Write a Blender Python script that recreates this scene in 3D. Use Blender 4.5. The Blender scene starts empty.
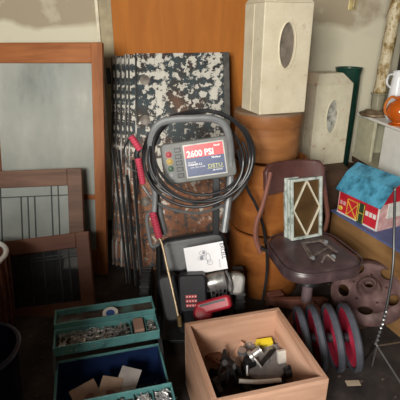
import bpy, bmesh, math, random
from mathutils import Vector, Matrix, Euler, noise
R = math.radians
V = Vector
C = bpy.context.scene.collection
random.seed(7)
# ---------------------------------------------------------------- camera
PITCH = R(22); F = 420.0; EYE = V((0, 0, 1.45))
cam = bpy.data.cameras.new('camera'); co = bpy.data.objects.new('camera', cam); C.objects.link(co)
co.location = EYE; co.rotation_euler = (R(90) - PITCH, 0, 0)
cam.sensor_width = 36; cam.lens = 36 * F / 400; cam.clip_start = .02
bpy.context.scene.camera = co

def ray(u, v):
    a = (u - 200) / F; b = (200 - v) / F
    return V((a, math.cos(PITCH) + b * math.sin(PITCH), -math.sin(PITCH) + b * math.cos(PITCH)))
def P(u, v, Y):
    d = ray(u, v); return EYE + d * (Y / d.y)
def Z(u, v, z):
    d = ray(u, v); return EYE + d * ((z - EYE.z) / d.z)

# ---------------------------------------------------------------- materials
def _new(name):
    m = bpy.data.materials.new(name); m.use_nodes = True
    nt = m.node_tree; b = nt.nodes['Principled BSDF']
    return m, nt, b
def mat(name, col, rough=.6, metal=0, var=.18, scale=18, bump=.15, spec=.4, stretch=(1, 1, 1), coat=0, alpha=1, trans=0, dist=.004):
    """plain coat with slight unevenness of tone and grain"""
    m, nt, b = _new(name)
    tc = nt.nodes.new('ShaderNodeTexCoord'); mp = nt.nodes.new('ShaderNodeMapping'); mp.inputs['Scale'].default_value = stretch
    n = nt.nodes.new('ShaderNodeTexNoise'); n.inputs['Scale'].default_value = scale; n.inputs['Detail'].default_value = 6
    r = nt.nodes.new('ShaderNodeValToRGB')
    r.color_ramp.elements[0].position = .3; r.color_ramp.elements[1].position = .7
    r.color_ramp.elements[0].color = (*[c * (1 - var) for c in col], 1)
    r.color_ramp.elements[1].color = (*[min(1, c * (1 + var)) for c in col], 1)
    L = nt.links.new
    L(tc.outputs['Object'], mp.inputs[0]); L(mp.outputs[0], n.inputs['Vector']); L(n.outputs['Fac'], r.inputs[0]); L(r.outputs[0], b.inputs['Base Color'])
    if bump:
        bp = nt.nodes.new('ShaderNodeBump'); bp.inputs['Strength'].default_value = bump; bp.inputs['Distance'].default_value = dist
        L(n.outputs['Fac'], bp.inputs['Height']); L(bp.outputs[0], b.inputs['Normal'])
    b.inputs['Roughness'].default_value = rough; b.inputs['Metallic'].default_value = metal
    b.inputs['Specular IOR Level'].default_value = spec; b.inputs['Coat Weight'].default_value = coat
    b.inputs['Transmission Weight'].default_value = trans; b.inputs['Alpha'].default_value = alpha
    return m
def patchy(name, stops, scale=10, rough=.6, metal=0, stretch=(1, 1, 1), detail=8, bump=.3, sharp=True, distort=0, spec=.4, dist=.003, nrough=.6):
    """patches of several colours: peeling paint, stains, rust. stops = [(pos, colour)...]"""
    m, nt, b = _new(name); L = nt.links.new
    tc = nt.nodes.new('ShaderNodeTexCoord'); mp = nt.nodes.new('ShaderNodeMapping'); mp.inputs['Scale'].default_value = stretch
    n = nt.nodes.new('ShaderNodeTexNoise'); n.inputs['Scale'].default_value = scale; n.inputs['Detail'].default_value = detail
    n.inputs['Distortion'].default_value = distort; n.inputs['Roughness'].default_value = nrough
    r = nt.nodes.new('ShaderNodeValToRGB'); cr = r.color_ramp
    if sharp: cr.interpolation = 'LINEAR'
    cr.elements[0].position = stops[0][0]; cr.elements[0].color = (*stops[0][1], 1)
    cr.elements[1].position = stops[-1][0]; cr.elements[1].color = (*stops[-1][1], 1)
    for p, c in stops[1:-1]:
        e = cr.elements.new(p); e.color = (*c, 1)
    L(tc.outputs['Object'], mp.inputs[0]); L(mp.outputs[0], n.inputs['Vector']); L(n.outputs['Fac'], r.inputs[0]); L(r.outputs[0], b.inputs['Base Color'])
    bp = nt.nodes.new('ShaderNodeBump'); bp.inputs['Strength'].default_value = bump; bp.inputs['Distance'].default_value = dist
    L(n.outputs['Fac'], bp.inputs['Height']); L(bp.outputs[0], b.inputs['Normal'])
    b.inputs['Roughness'].default_value = rough; b.inputs['Metallic'].default_value = metal; b.inputs['Specular IOR Level'].default_value = spec
    return m
def wood(name, dark, light, axis='z', scale=9, rough=.55, ring=12, spec=.2, coat=0):
    st = {'x': (.12, 1, 1), 'y': (1, .12, 1), 'z': (1, 1, .12)}[axis]
    return patchy(name, [(.3, dark), (.5, tuple((a + b) / 2 for a, b in zip(dark, light))), (.68, light)], scale=scale * 3, stretch=st, rough=rough, distort=.6, bump=.2, spec=spec)
def glass(name, col, rough=.08, alpha=.35, spec=.8):
    m, nt, b = _new(name); L = nt.links.new
    tc = nt.nodes.new('ShaderNodeTexCoord'); n = nt.nodes.new('ShaderNodeTexNoise'); n.inputs['Scale'].default_value = 3; n.inputs['Detail'].default_value = 7
    mr = nt.nodes.new('ShaderNodeMapRange'); mr.inputs[1].default_value = .35; mr.inputs[2].default_value = .7; mr.inputs[3].default_value = alpha * .75; mr.inputs[4].default_value = min(1, alpha * 1.25)
    L(tc.outputs['Object'], n.inputs['Vector']); L(n.outputs['Fac'], mr.inputs[0]); L(mr.outputs[0], b.inputs['Alpha'])
    b.inputs['Base Color'].default_value = (*col, 1); b.inputs['Roughness'].default_value = rough; b.inputs['Specular IOR Level'].default_value = spec
    return m

M = {}
M['dark_metal'] = mat('dark_metal', (.03, .032, .035), .45, .6)
M['black_plastic'] = mat('black_plastic', (.016, .017, .020), .42, bump=.1)
M['rubber'] = mat('rubber', (.03, .03, .033), .55)
M['hose'] = mat('hose_rubber', (.018, .019, .022), .36, spec=.45)
M['grey_tube'] = mat('grey_tube', (.20, .21, .22), .38, .2)
M['panel_grey'] = mat('panel_grey', (.115, .12, .115), .5)
M['brass'] = mat('brass', (.40, .31, .20), .45, .5)
M['steel'] = mat('steel', (.42, .43, .45), .35, .8)
M['chrome'] = patchy('worn_chrome', [(.35, (.25, .25, .24)), (.6, (.6, .6, .6))], 20, .35, .7)
M['red_grip'] = mat('red_grip', (.44, .045, .085), .55)
M['red_paint'] = mat('red_paint', (.35, .015, .03), .4)
M['white'] = mat('white_paint', (.75, .75, .72), .5, var=.06)
M['paper'] = mat('paper', (.90, .90, .95), .6, var=.03, bump=0)
M['print_grey'] = mat('print_grey', (.30, .31, .36), .6, bump=0)
M['print_dark'] = mat('print_dark', (.08, .08, .10), .6, bump=0)
M['rail_black'] = mat('rail_black', (.010, .010, .011), .6, spec=.2)
M['teal'] = patchy('teal_enamel', [(.3, (.05, .14, .145)), (.42, (.10, .27, .28)), (.7, (.13, .35, .35))], 14, .45)
M['navy'] = mat('navy_paint', (.008, .022, .085), .5)

# ---------------------------------------------------------------- mesh builder
def frame(o, x, z):
    z = z.normalized(); y = z.cross(x).normalized(); x = y.cross(z).normalized()
    m = Matrix((x, y, z)).transposed().to_4x4(); m.translation = o; return m
def smooth_path(pts, n=6, closed=False):
    pts = [V(p) for p in pts]
    if len(pts) < 3: return pts
    out = []; N = len(pts)
    rng = range(N) if closed else range(N - 1)
    for i in rng:
        if closed: a, b, c, d = pts[i - 1], pts[i], pts[(i + 1) % N], pts[(i + 2) % N]
        else: a, b, c, d = pts[max(i - 1, 0)], pts[i], pts[i + 1], pts[min(i + 2, N - 1)]
        for k in range(n):
            t = k / n
            out.append(.5 * ((2 * b) + (c - a) * t + (2 * a - 5 * b + 4 * c - d) * t * t + (3 * b - a - 3 * c + d) * t ** 3))
    if not closed: out.append(pts[-1])
    return out
class MB:
    def __init__(s): s.bm = bmesh.new()
    def _add(s, vs, fs, m=None):
        m = m or Matrix()
        bv = [s.bm.verts.new(m @ V(v)) for v in vs]
        for f in fs:
            try: s.bm.faces.new([bv[i] for i in f])
            except ValueError: pass
        return s
    def box(s, c, sz, rot=None, m=None):
        mm = Matrix.Translation(V(c)) @ (Euler(rot).to_matrix().to_4x4() if rot else Matrix())
        if m: mm = m @ mm
        x, y, z = [q / 2 for q in sz]
        vs = [(-x, -y, -z), (x, -y, -z), (x, y, -z), (-x, y, -z), (-x, -y, z), (x, -y, z), (x, y, z), (-x, y, z)]
        return s._add(vs, [(0, 3, 2, 1), (4, 5, 6, 7), (0, 1, 5, 4), (1, 2, 6, 5), (2, 3, 7, 6), (3, 0, 4, 7)], mm)
    def hexa(s, vs):  # bottom four then top four
        return s._add(vs, [(0, 3, 2, 1), (4, 5, 6, 7), (0, 1, 5, 4), (1, 2, 6, 5), (2, 3, 7, 6), (3, 0, 4, 7)])
    def bar(s, a, b, w, h, up=(0, 0, 1)):
        a, b = V(a), V(b); d = (b - a)
        up = V(up)
        if abs(d.normalized().dot(up)) > .95: up = V((0, 1, 0))
        x = d.normalized(); y = up.cross(x).normalized(); z = x.cross(y)
        m = Matrix((x, y, z)).transposed().to_4x4(); m.translation = (a + b) / 2
        return s.box((0, 0, 0), (d.length, w, h), m=m)
    def lathe(s, prof, seg=32, m=None, ax=None, cap=True, sx=1, sy=1):
        n = len(prof); vs = []; fs = []
        for k in range(seg):
            a = 2 * math.pi * k / seg
            for r, z in prof: vs.append((r * math.cos(a) * sx, r * math.sin(a) * sy, z))
        for k in range(seg):
            q = (k + 1) % seg
            for i in range(n - 1): fs.append((k * n + i, q * n + i, q * n + i + 1, k * n + i + 1))
        if cap:
            if prof[0][0] > 1e-5: fs.append([k * n for k in range(seg)][::-1])
            if prof[-1][0] > 1e-5: fs.append([k * n + n - 1 for k in range(seg)])
        s._add(vs, fs, m); return s
    def cyl(s, a, b, r0, r1=None, seg=20, bev=0):
        a, b = V(a), V(b); r1 = r0 if r1 is None else r1
        m = frame(a, V((1, 0, 0)) if abs((b - a).normalized().x) < .9 else V((0, 1, 0)), b - a)
        L = (b - a).length
        return s.lathe([(r0, 0), (r1, L)], seg, m)
    def tube(s, pts, r, seg=8, closed=False, n=6, flat=1.0):
        pts = smooth_path(pts, n, closed) if n > 1 else [V(p) for p in pts]
        N = len(pts); rs = r if callable(r) else (lambda t: r)
        up = V((0, 0, 1)); vs = []; fs = []; prev = None
        for i, p in enumerate(pts):
            if closed: d = pts[(i + 1) % N] - pts[i - 1]
            else: d = pts[min(i + 1, N - 1)] - pts[max(i - 1, 0)]
            d = d.normalized() if d.length > 1e-9 else V((0, 0, 1))
            if prev is None: prev = d.orthogonal().normalized()
            x = (prev - d * prev.dot(d))
            x = x.normalized() if x.length > 1e-6 else d.orthogonal().normalized()
            prev = x; y = d.cross(x); rr = rs(i / max(1, N - 1))
            for k in range(seg):
                a = 2 * math.pi * k / seg
                vs.append(p + x * rr * math.cos(a) + y * rr * math.sin(a) * flat)
        for i in range(N if closed else N - 1):
            j = (i + 1) % N
            for k in range(seg):
                q = (k + 1) % seg; fs.append((i * seg + k, i * seg + q, j * seg + q, j * seg + k))
        if not closed:
            fs.append(list(range(seg))[::-1]); fs.append([(N - 1) * seg + k for k in range(seg)])
        return s._add(vs, fs)
    def prism(s, poly, y0, y1, m=None):
        """polygon in x,z pushed from y0 to y1"""
        n = len(poly); vs = [(x, y0, z) for x, z in poly] + [(x, y1, z) for x, z in poly]
        fs = [list(range(n)), [n + i for i in range(n)][::-1]] + [(i, n + i, n + (i + 1) % n, (i + 1) % n) for i in range(n)]
        return s._add(vs, fs, m)
    def slab(s, poly, z0, z1, m=None):
        n = len(poly); vs = [(x, y, z0) for x, y in poly] + [(x, y, z1) for x, y in poly]
        fs = [list(range(n))[::-1], [n + i for i in range(n)]] + [(i, (i + 1) % n, n + (i + 1) % n, n + i) for i in range(n)]
        return s._add(vs, fs, m)
    def lump(s, c, sz, sub=3, amp=.12, freq=3, seed=0, rot=None):
        t = bmesh.new(); bmesh.ops.create_icosphere(t, subdivisions=sub, radius=1)
        mm = Matrix.Translation(V(c)) @ (Euler(rot).to_matrix().to_4x4() if rot else Matrix())
        for v in t.verts:
            k = 1 + amp * noise.noise(v.co * freq + V((seed * 7.3, seed, 0)))
            v.co = V((v.co.x * sz[0] * k, v.co.y * sz[1] * k, v.co.z * sz[2] * k))
        t.verts.ensure_lookup_table()
        s._add([v.co.copy() for v in t.verts], [[v.index for v in f.verts] for f in t.faces], mm); t.free()
        return s
    def build(s, name, material, parent=None, bevel=0, smooth=False, world=False, seg=2, at=None, solid=0, angle=35):
        bmesh.ops.recalc_face_normals(s.bm, faces=s.bm.faces)
        me = bpy.data.meshes.new(name); s.bm.to_mesh(me); s.bm.free()
        me.materials.append(material)
        o = bpy.data.objects.new(name, me); C.objects.link(o)
        if parent:
            o.parent = parent
            if world:
                w = parent.matrix_basis if parent.parent is None else parent.parent.matrix_basis @ parent.matrix_basis
                me.transform(w.inverted())
        elif world:      # give a single-mesh thing its own origin
            bb = [v.co for v in me.vertices]
            c = V((sum(v.x for v in bb) / len(bb), sum(v.y for v in bb) / len(bb), min(v.z for v in bb)))
            me.transform(Matrix.Translation(-c)); o.location = c
        if at is not None: o.matrix_basis = at if isinstance(at, Matrix) else Matrix.Translation(V(at))
        if smooth:
            for p in me.polygons: p.use_smooth = True
            try: me.set_sharp_from_angle(angle=R(angle))
            except Exception: pass
        if solid:
            md = o.modifiers.new('solid', 'SOLIDIFY'); md.thickness = solid
        if bevel:
            md = o.modifiers.new('bevel', 'BEVEL'); md.width = bevel; md.segments = seg; md.limit_method = 'ANGLE'; md.angle_limit = R(40)
        return o
def tag(o, label, cat, group=None, kind=None):
    if label: o['label'] = label
    if cat: o['category'] = cat
    if group: o['group'] = group
    if kind: o['kind'] = kind
    return o
def thing(name, label, cat, loc=(0, 0, 0), rot=(0, 0, 0), group=None, m=None):
    o = bpy.data.objects.new(name, None); C.objects.link(o); o.empty_display_size = .05
    o.matrix_basis = m if m else (Matrix.Translation(V(loc)) @ Euler(rot).to_matrix().to_4x4())
    return tag(o, label, cat, group)
def struct(o): o['kind'] = 'structure'; return o
def dup(root, label=None, m=None):
    def rec(o, par):
        c = o.copy(); C.objects.link(c); c.parent = par
        for ch in list(o.children): rec(ch, c)
        return c
    c = rec(root, None)
    if m: c.matrix_basis = m
    if label: c['label'] = label
    return c
def cut(o, cutters):
    """apply boolean cuts and drop the cutters"""
    for c in cutters:
        md = o.modifiers.new('cut', 'BOOLEAN'); md.object = c; md.operation = 'DIFFERENCE'; md.solver = 'EXACT'
    bpy.context.view_layer.update()
    dg = bpy.context.evaluated_depsgraph_get()
    me = bpy.data.meshes.new_from_object(o.evaluated_get(dg)); o.modifiers.clear(); o.data = me
    for c in cutters: bpy.data.objects.remove(c, do_unlink=True)
def text(body, size, material, parent, m, name='lettering', depth=.0006, bold=.0, sx=1.0, align='LEFT'):
    cu = bpy.data.curves.new(name, 'FONT'); cu.body = body; cu.size = size; cu.extrude = depth; cu.offset = bold
    cu.resolution_u = 3; cu.align_x = align
    t = bpy.data.objects.new(name, cu); C.objects.link(t)
    bpy.context.view_layer.update()
    me = bpy.data.meshes.new_from_object(t.evaluated_get(bpy.context.evaluated_depsgraph_get()))
    bpy.data.objects.remove(t, do_unlink=True)
    # text lies in XY; stand it up in XZ facing -Y
    me.transform(Matrix.Diagonal((sx, 1, 1, 1))); me.transform(Matrix.Rotation(R(90), 4, 'X'))
    me.transform(m); me.materials.clear(); me.materials.append(material)
    o = bpy.data.objects.new(name, me); C.objects.link(o); o.parent = parent
    return o
T = Matrix.Translation
def rrect(w, h, r, n=5):
    out = []
    for cx, cy, a0 in ((w / 2 - r, h / 2 - r, 0), (-w / 2 + r, h / 2 - r, 90), (-w / 2 + r, -h / 2 + r, 180), (w / 2 - r, -h / 2 + r, 270)):
        for k in range(n + 1):
            a = R(a0 + 90 * k / n); out.append((cx + r * math.cos(a), cy + r * math.sin(a)))
    return out

# ================================================================ SETTING
WY = 3.15; WX0 = -1.5; WX1 = 1.8; FY = -1.6; H = 2.6
def plaster_mat():
    m, nt, b = _new('patched_plaster'); L = nt.links.new
    tc = nt.nodes.new('ShaderNodeTexCoord')
    n1 = nt.nodes.new('ShaderNodeTexNoise'); n1.inputs['Scale'].default_value = 1.7; n1.inputs['Detail'].default_value = 3; n1.inputs['Distortion'].default_value = .3
    sp = nt.nodes.new('ShaderNodeSeparateXYZ'); L(tc.outputs['Object'], sp.inputs[0])
    # taupe old paint above, pale joint compound in broad patches
    ad = nt.nodes.new('ShaderNodeMath'); ad.operation = 'MULTIPLY_ADD'; ad.inputs[1].default_value = .30; L(n1.outputs['Fac'], ad.inputs[0]); L(sp.outputs['Z'], ad.inputs[2])
    L(tc.outputs['Object'], n1.inputs['Vector'])
    r = nt.nodes.new('ShaderNodeValToRGB'); cr = r.color_ramp
    cr.elements[0].position = .0; cr.elements[0].color = (.64, .60, .46, 1)
    cr.elements[1].position = 1; cr.elements[1].color = (.37, .31, .215, 1)
    mr = nt.nodes.new('ShaderNodeMapRange'); mr.inputs[1].default_value = 1.62; mr.inputs[2].default_value = 1.66
    L(ad.outputs[0], mr.inputs[0]); L(mr.outputs[0], r.inputs[0])
    n2 = nt.nodes.new('ShaderNodeTexNoise'); n2.inputs['Scale'].default_value = 5; n2.inputs['Detail'].default_value = 8; L(tc.outputs['Object'], n2.inputs['Vector'])
    mr2 = nt.nodes.new('ShaderNodeMapRange'); mr2.inputs[1].default_value = .56; mr2.inputs[2].default_value = .66; mr2.inputs[4].default_value = .7; L(n2.outputs['Fac'], mr2.inputs[0])
    mx = nt.nodes.new('ShaderNodeMix'); mx.data_type = 'RGBA'; L(mr2.outputs[0], mx.inputs[0]); L(r.outputs[0], mx.inputs[6]); mx.inputs[7].default_value = (.60, .56, .44, 1)
    L(mx.outputs[2], b.inputs['Base Color']); b.inputs['Roughness'].default_value = .75
    bp = nt.nodes.new('ShaderNodeBump'); bp.inputs['Strength'].default_value = .3; bp.inputs['Distance'].default_value = .006; L(n2.outputs['Fac'], bp.inputs['Height']); L(bp.outputs[0], b.inputs['Normal'])
    return m
PL = plaster_mat()
fl = patchy('dirty_concrete', [(.3, (.012, .010, .010)), (.5, (.035, .028, .026)), (.75, (.085, .065, .058))], 6, .85, bump=.5, dist=.01)
struct(MB().box(((WX0 + WX1) / 2, (FY + WY) / 2, -.05), (WX1 - WX0 + .4, WY - FY + .4, .1)).build('floor', fl))
struct(MB().box(((WX0 + WX1) / 2, WY + .05, H / 2), (WX1 - WX0 + .2, .1, H)).build('wall_back', PL))
struct(MB().box((WX1 + .05, (FY + WY) / 2, H / 2), (.1, WY - FY, H)).build('wall_right', mat('right_wall_boards', (.12, .10, .07), .8)))
WL = mat('dark_wall_boards', (.09, .07, .05), .8)
w0, w1, wz0, wz1 = 1.15, 1.75, 1.35, 2.15
wl = MB()
wl.box((WX0 - .05, (FY + w0) / 2, H / 2), (.1, w0 - FY, H)); wl.box((WX0 - .05, (WY + w1) / 2, H / 2), (.1, WY - w1, H))
wl.box((WX0 - .05, (w0 + w1) / 2, wz0 / 2), (.1, w1 - w0, wz0)); wl.box((WX0 - .05, (w0 + w1) / 2, (H + wz1) / 2), (.1, w1 - w0, H - wz1))
struct(wl.build('wall_left', WL))
ox0, ox1, oz0, oz1 = -1.42, -.25, 1.3, 2.4     # opening behind the camera
wq = MB(); yq = FY - .05
wq.box(((WX0 + ox0) / 2, yq, H / 2), (ox0 - WX0, .1, H)); wq.box(((WX1 + ox1) / 2, yq, H / 2), (WX1 - ox1, .1, H))
wq.box(((ox0 + ox1) / 2, yq, oz0 / 2), (ox1 - ox0, .1, oz0)); wq.box(((ox0 + ox1) / 2, yq, (H + oz1) / 2), (ox1 - ox0, .1, H - oz1))
struct(wq.build('wall_front', WL))
wq = MB()
for x in (ox0 + .02, (ox0 + ox1) / 2, ox1 - .02): wq.box((x, yq, (oz0 + oz1) / 2), (.04, .06, oz1 - oz0))
for z in (oz0 + .02, oz1 - .02): wq.box(((ox0 + ox1) / 2, yq, z), (ox1 - ox0, .05, .04))
struct(wq.build('window_2', M['white']))
struct(MB().box(((WX0 + WX1) / 2, (FY + WY) / 2, H + .05), (WX1 - WX0 + .2, WY - FY + .2, .1)).build('ceiling', mat('ceiling_board', (.16, .13, .10), .8)))
wf = MB()
for y in (w0 + .02, (w0 + w1) / 2, w1 - .02): wf.box((WX0 - .05, y, (wz0 + wz1) / 2), (.06, .04, wz1 - wz0))
for z in (wz0 + .02, (wz0 + wz1) / 2, wz1 - .02): wf.box((WX0 - .05, (w0 + w1) / 2, z), (.05, w1 - w0, .04))
struct(wf.build('window_1', M['white']))
# upright strips between the plaster and the plywood
def wall_px(u, v): return P(u, v, WY)
xa = P(101, 30, WY).x; xb = P(113.5, 30, WY).x
struct(MB().box(((xa + xb) / 2, WY - .012, H / 2), (xb - xa, .024, H)).build('trim_1', mat('beige_trim', (.36, .30, .19), .7), bevel=.003))
xw = P(98.5, 30, WY - .035).x
struct(MB().box((xw, WY - .02, H / 2), (.022, .04, H)).build('trim_2', mat('cream_trim', (.66, .60, .46), .55), bevel=.003))
ply = wood('orange_plywood', (.33, .098, .008), (.46, .155, .016), 'z', 3.5, .6)
xr = P(262, 30, WY).x
struct(MB().box(((xb + xr) / 2, WY - .012, 1.25), (xr - xb, .022, 2.5)).build('trim_3', ply))
# small dark catch between trim and plywood
tag(MB().box(P(108.5, 76, WY - .03), (.028, .012, .11)).build('hinge_plate', M['dark_metal'], world=True, bevel=.002), 'small dark metal hinge plate on the beige post', 'hinge')

# ================================================================ BIG GLAZED DOOR AND SASHES
oak = wood('oak', (.20, .066, .024), (.38, .145, .052), 'z', 5, .4)
oak_h = wood('oak_rail', (.20, .066, .024), (.38, .145, .052), 'x', 5, .4)
walnut = wood('walnut', (.10, .055, .038), (.20, .11, .075), 'x', 6, .5)
redwood = wood('redwood', (.11, .042, .026), (.19, .08, .05), 'x', 6, .5)
lead = mat('lead_came', (.035, .038, .04), .5, .5)
gl_big = patchy('dust_reflection_glass', [(.3, (.22, .24, .23)), (.45, (.36, .38, .35)), (.58, (.44, .45, .41)), (.72, (.66, .66, .62))], 2.6, .10, stretch=(1, 1, .45), detail=6, bump=0, spec=.9)  # dust, plus pale reflections of the room put into the pane colour
gl_big.node_tree.nodes['Principled BSDF'].inputs['Alpha'].default_value = .82
gl_mid = glass('sash_glass', (.36, .39, .37), .08, .75, .8)
gl_low = glass('dark_sash_glass', (.035, .04, .045), .06, .6, .8)

def leaning(TRp, BRp, w, name, label, cat, xd=None):
    up = (TRp - BRp)
    m = frame(BRp, V((1, 0, 0)), up) if xd is None else frame(BRp, xd, up)
    if xd is not None:
        x = xd.normalized(); y = up.cross(x).normalized(); z = x.cross(y).normalized()
        m = Matrix((x, y, z)).transposed().to_4x4(); m.translation = TRp - z * up.length; m.translation.z -= m.translation.z
    m = m @ T((-w / 2, 0, 0))
    return thing(name, label, cat, m=m), up.length
TR = P(103, 43, 2.62); BR = Z(118, 275, 0.0)
dw = .74
door, dh = leaning(TR, BR, dw, 'cabinet_door', 'tall oak-framed glass door leaning on the plaster wall behind the smaller sashes', 'door', V((1, -.10, .006)))
sw = .068
for sx in (-1, 1): MB().box((sx * (dw / 2 - sw / 2), 0, dh / 2), (sw, .035, dh)).build('stile', oak, door, bevel=.004)
MB().box((0, 0, dh - .058), (dw - 2 * sw, .033, .116)).build('top_rail', oak_h, door, bevel=.004)
mid = dh - .116 - .80
MB().box((0, 0, mid), (dw - 2 * sw, .03, .03)).build('middle_rail', oak_h, door, bevel=.003)
MB().box((0, 0, .08), (dw - 2 * sw, .033, .16)).build('bottom_rail', oak_h, door, bevel=.004)
MB().box((0, .004, (mid + .015 + dh - .116) / 2), (dw - 2 * sw, .005, dh - .116 - mid - .015)).build('pane', gl_big, door)
MB().box((0, .004, (mid - .015 + .16) / 2), (dw - 2 * sw, .005, mid - .015 - .16)).build('pane', gl_mid, door)

def sash(TRp, BRp, w, wm, gm, name, label, lines, hl, rail=.085, stile=.075):
    t, h = leaning(TRp, BRp, w, name, label, 'window sash')
    for sx in (-1, 1): MB().box((sx * (w / 2 - stile / 2), 0, h / 2), (stile, .035, h)).build('stile', wm, t, bevel=.004)
    MB().box((0, 0, h - rail / 2), (w - 2 * stile, .033, rail)).build('top_rail', wm, t, bevel=.004)
    MB().box((0, 0, rail / 2), (w - 2 * stile, .033, rail)).build('bottom_rail', wm, t, bevel=.004)
    iw, i0, i1 = w - 2 * stile, rail, h - rail
    MB().box((0, .002, (i0 + i1) / 2), (iw, .004, i1 - i0)).build('pane', gm, t)
    k = MB()
    for fx, z0, z1 in lines: k.box((iw / 2 - fx, -.003, i1 - (z0 + z1) / 2 * (i1 - i0)), (.006, .007, (z1 - z0) * (i1 - i0)))
    for fz, x0, x1 in hl: k.box((iw / 2 - (x0 + x1) / 2, -.003, i1 - fz * (i1 - i0)), (x1 - x0, .007, .006))
    k.build('leading', lead, t)
    return t
TR2 = P(82, 168, 2.37); BR2 = V((-.665, 2.08, 0))
sash(TR2, BR2, .62, walnut, gl_mid, 'window_sash', 'dark brown framed leaded sash leaning behind the reddish sash',
     [(.06, 0, 1), (.10, 0, 1), (.20, .1, .6), (.24, .1, .6), (.28, .1, .6), (.40, 0, 1), (.44, 0, 1)],
     [(.10, .0, .5), (.6, .1, .40)], .10, .085)
TR3 = P(89, 231, 2.14); BR3 = V((-.570, 1.91, 0))
sash(TR3, BR3, .58, redwood, gl_low, 'window_sash', 'reddish framed leaded sash with dark panes, frontmost of the sashes',
     [(.05, 0, 1), (.10, 0, 1), (.19, 0, 1), (.26, 0, 1), (.34, 0, 1), (.42, 0, 1)],
     [(.10, 0, .43), (.16, 0, .43)])

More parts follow.
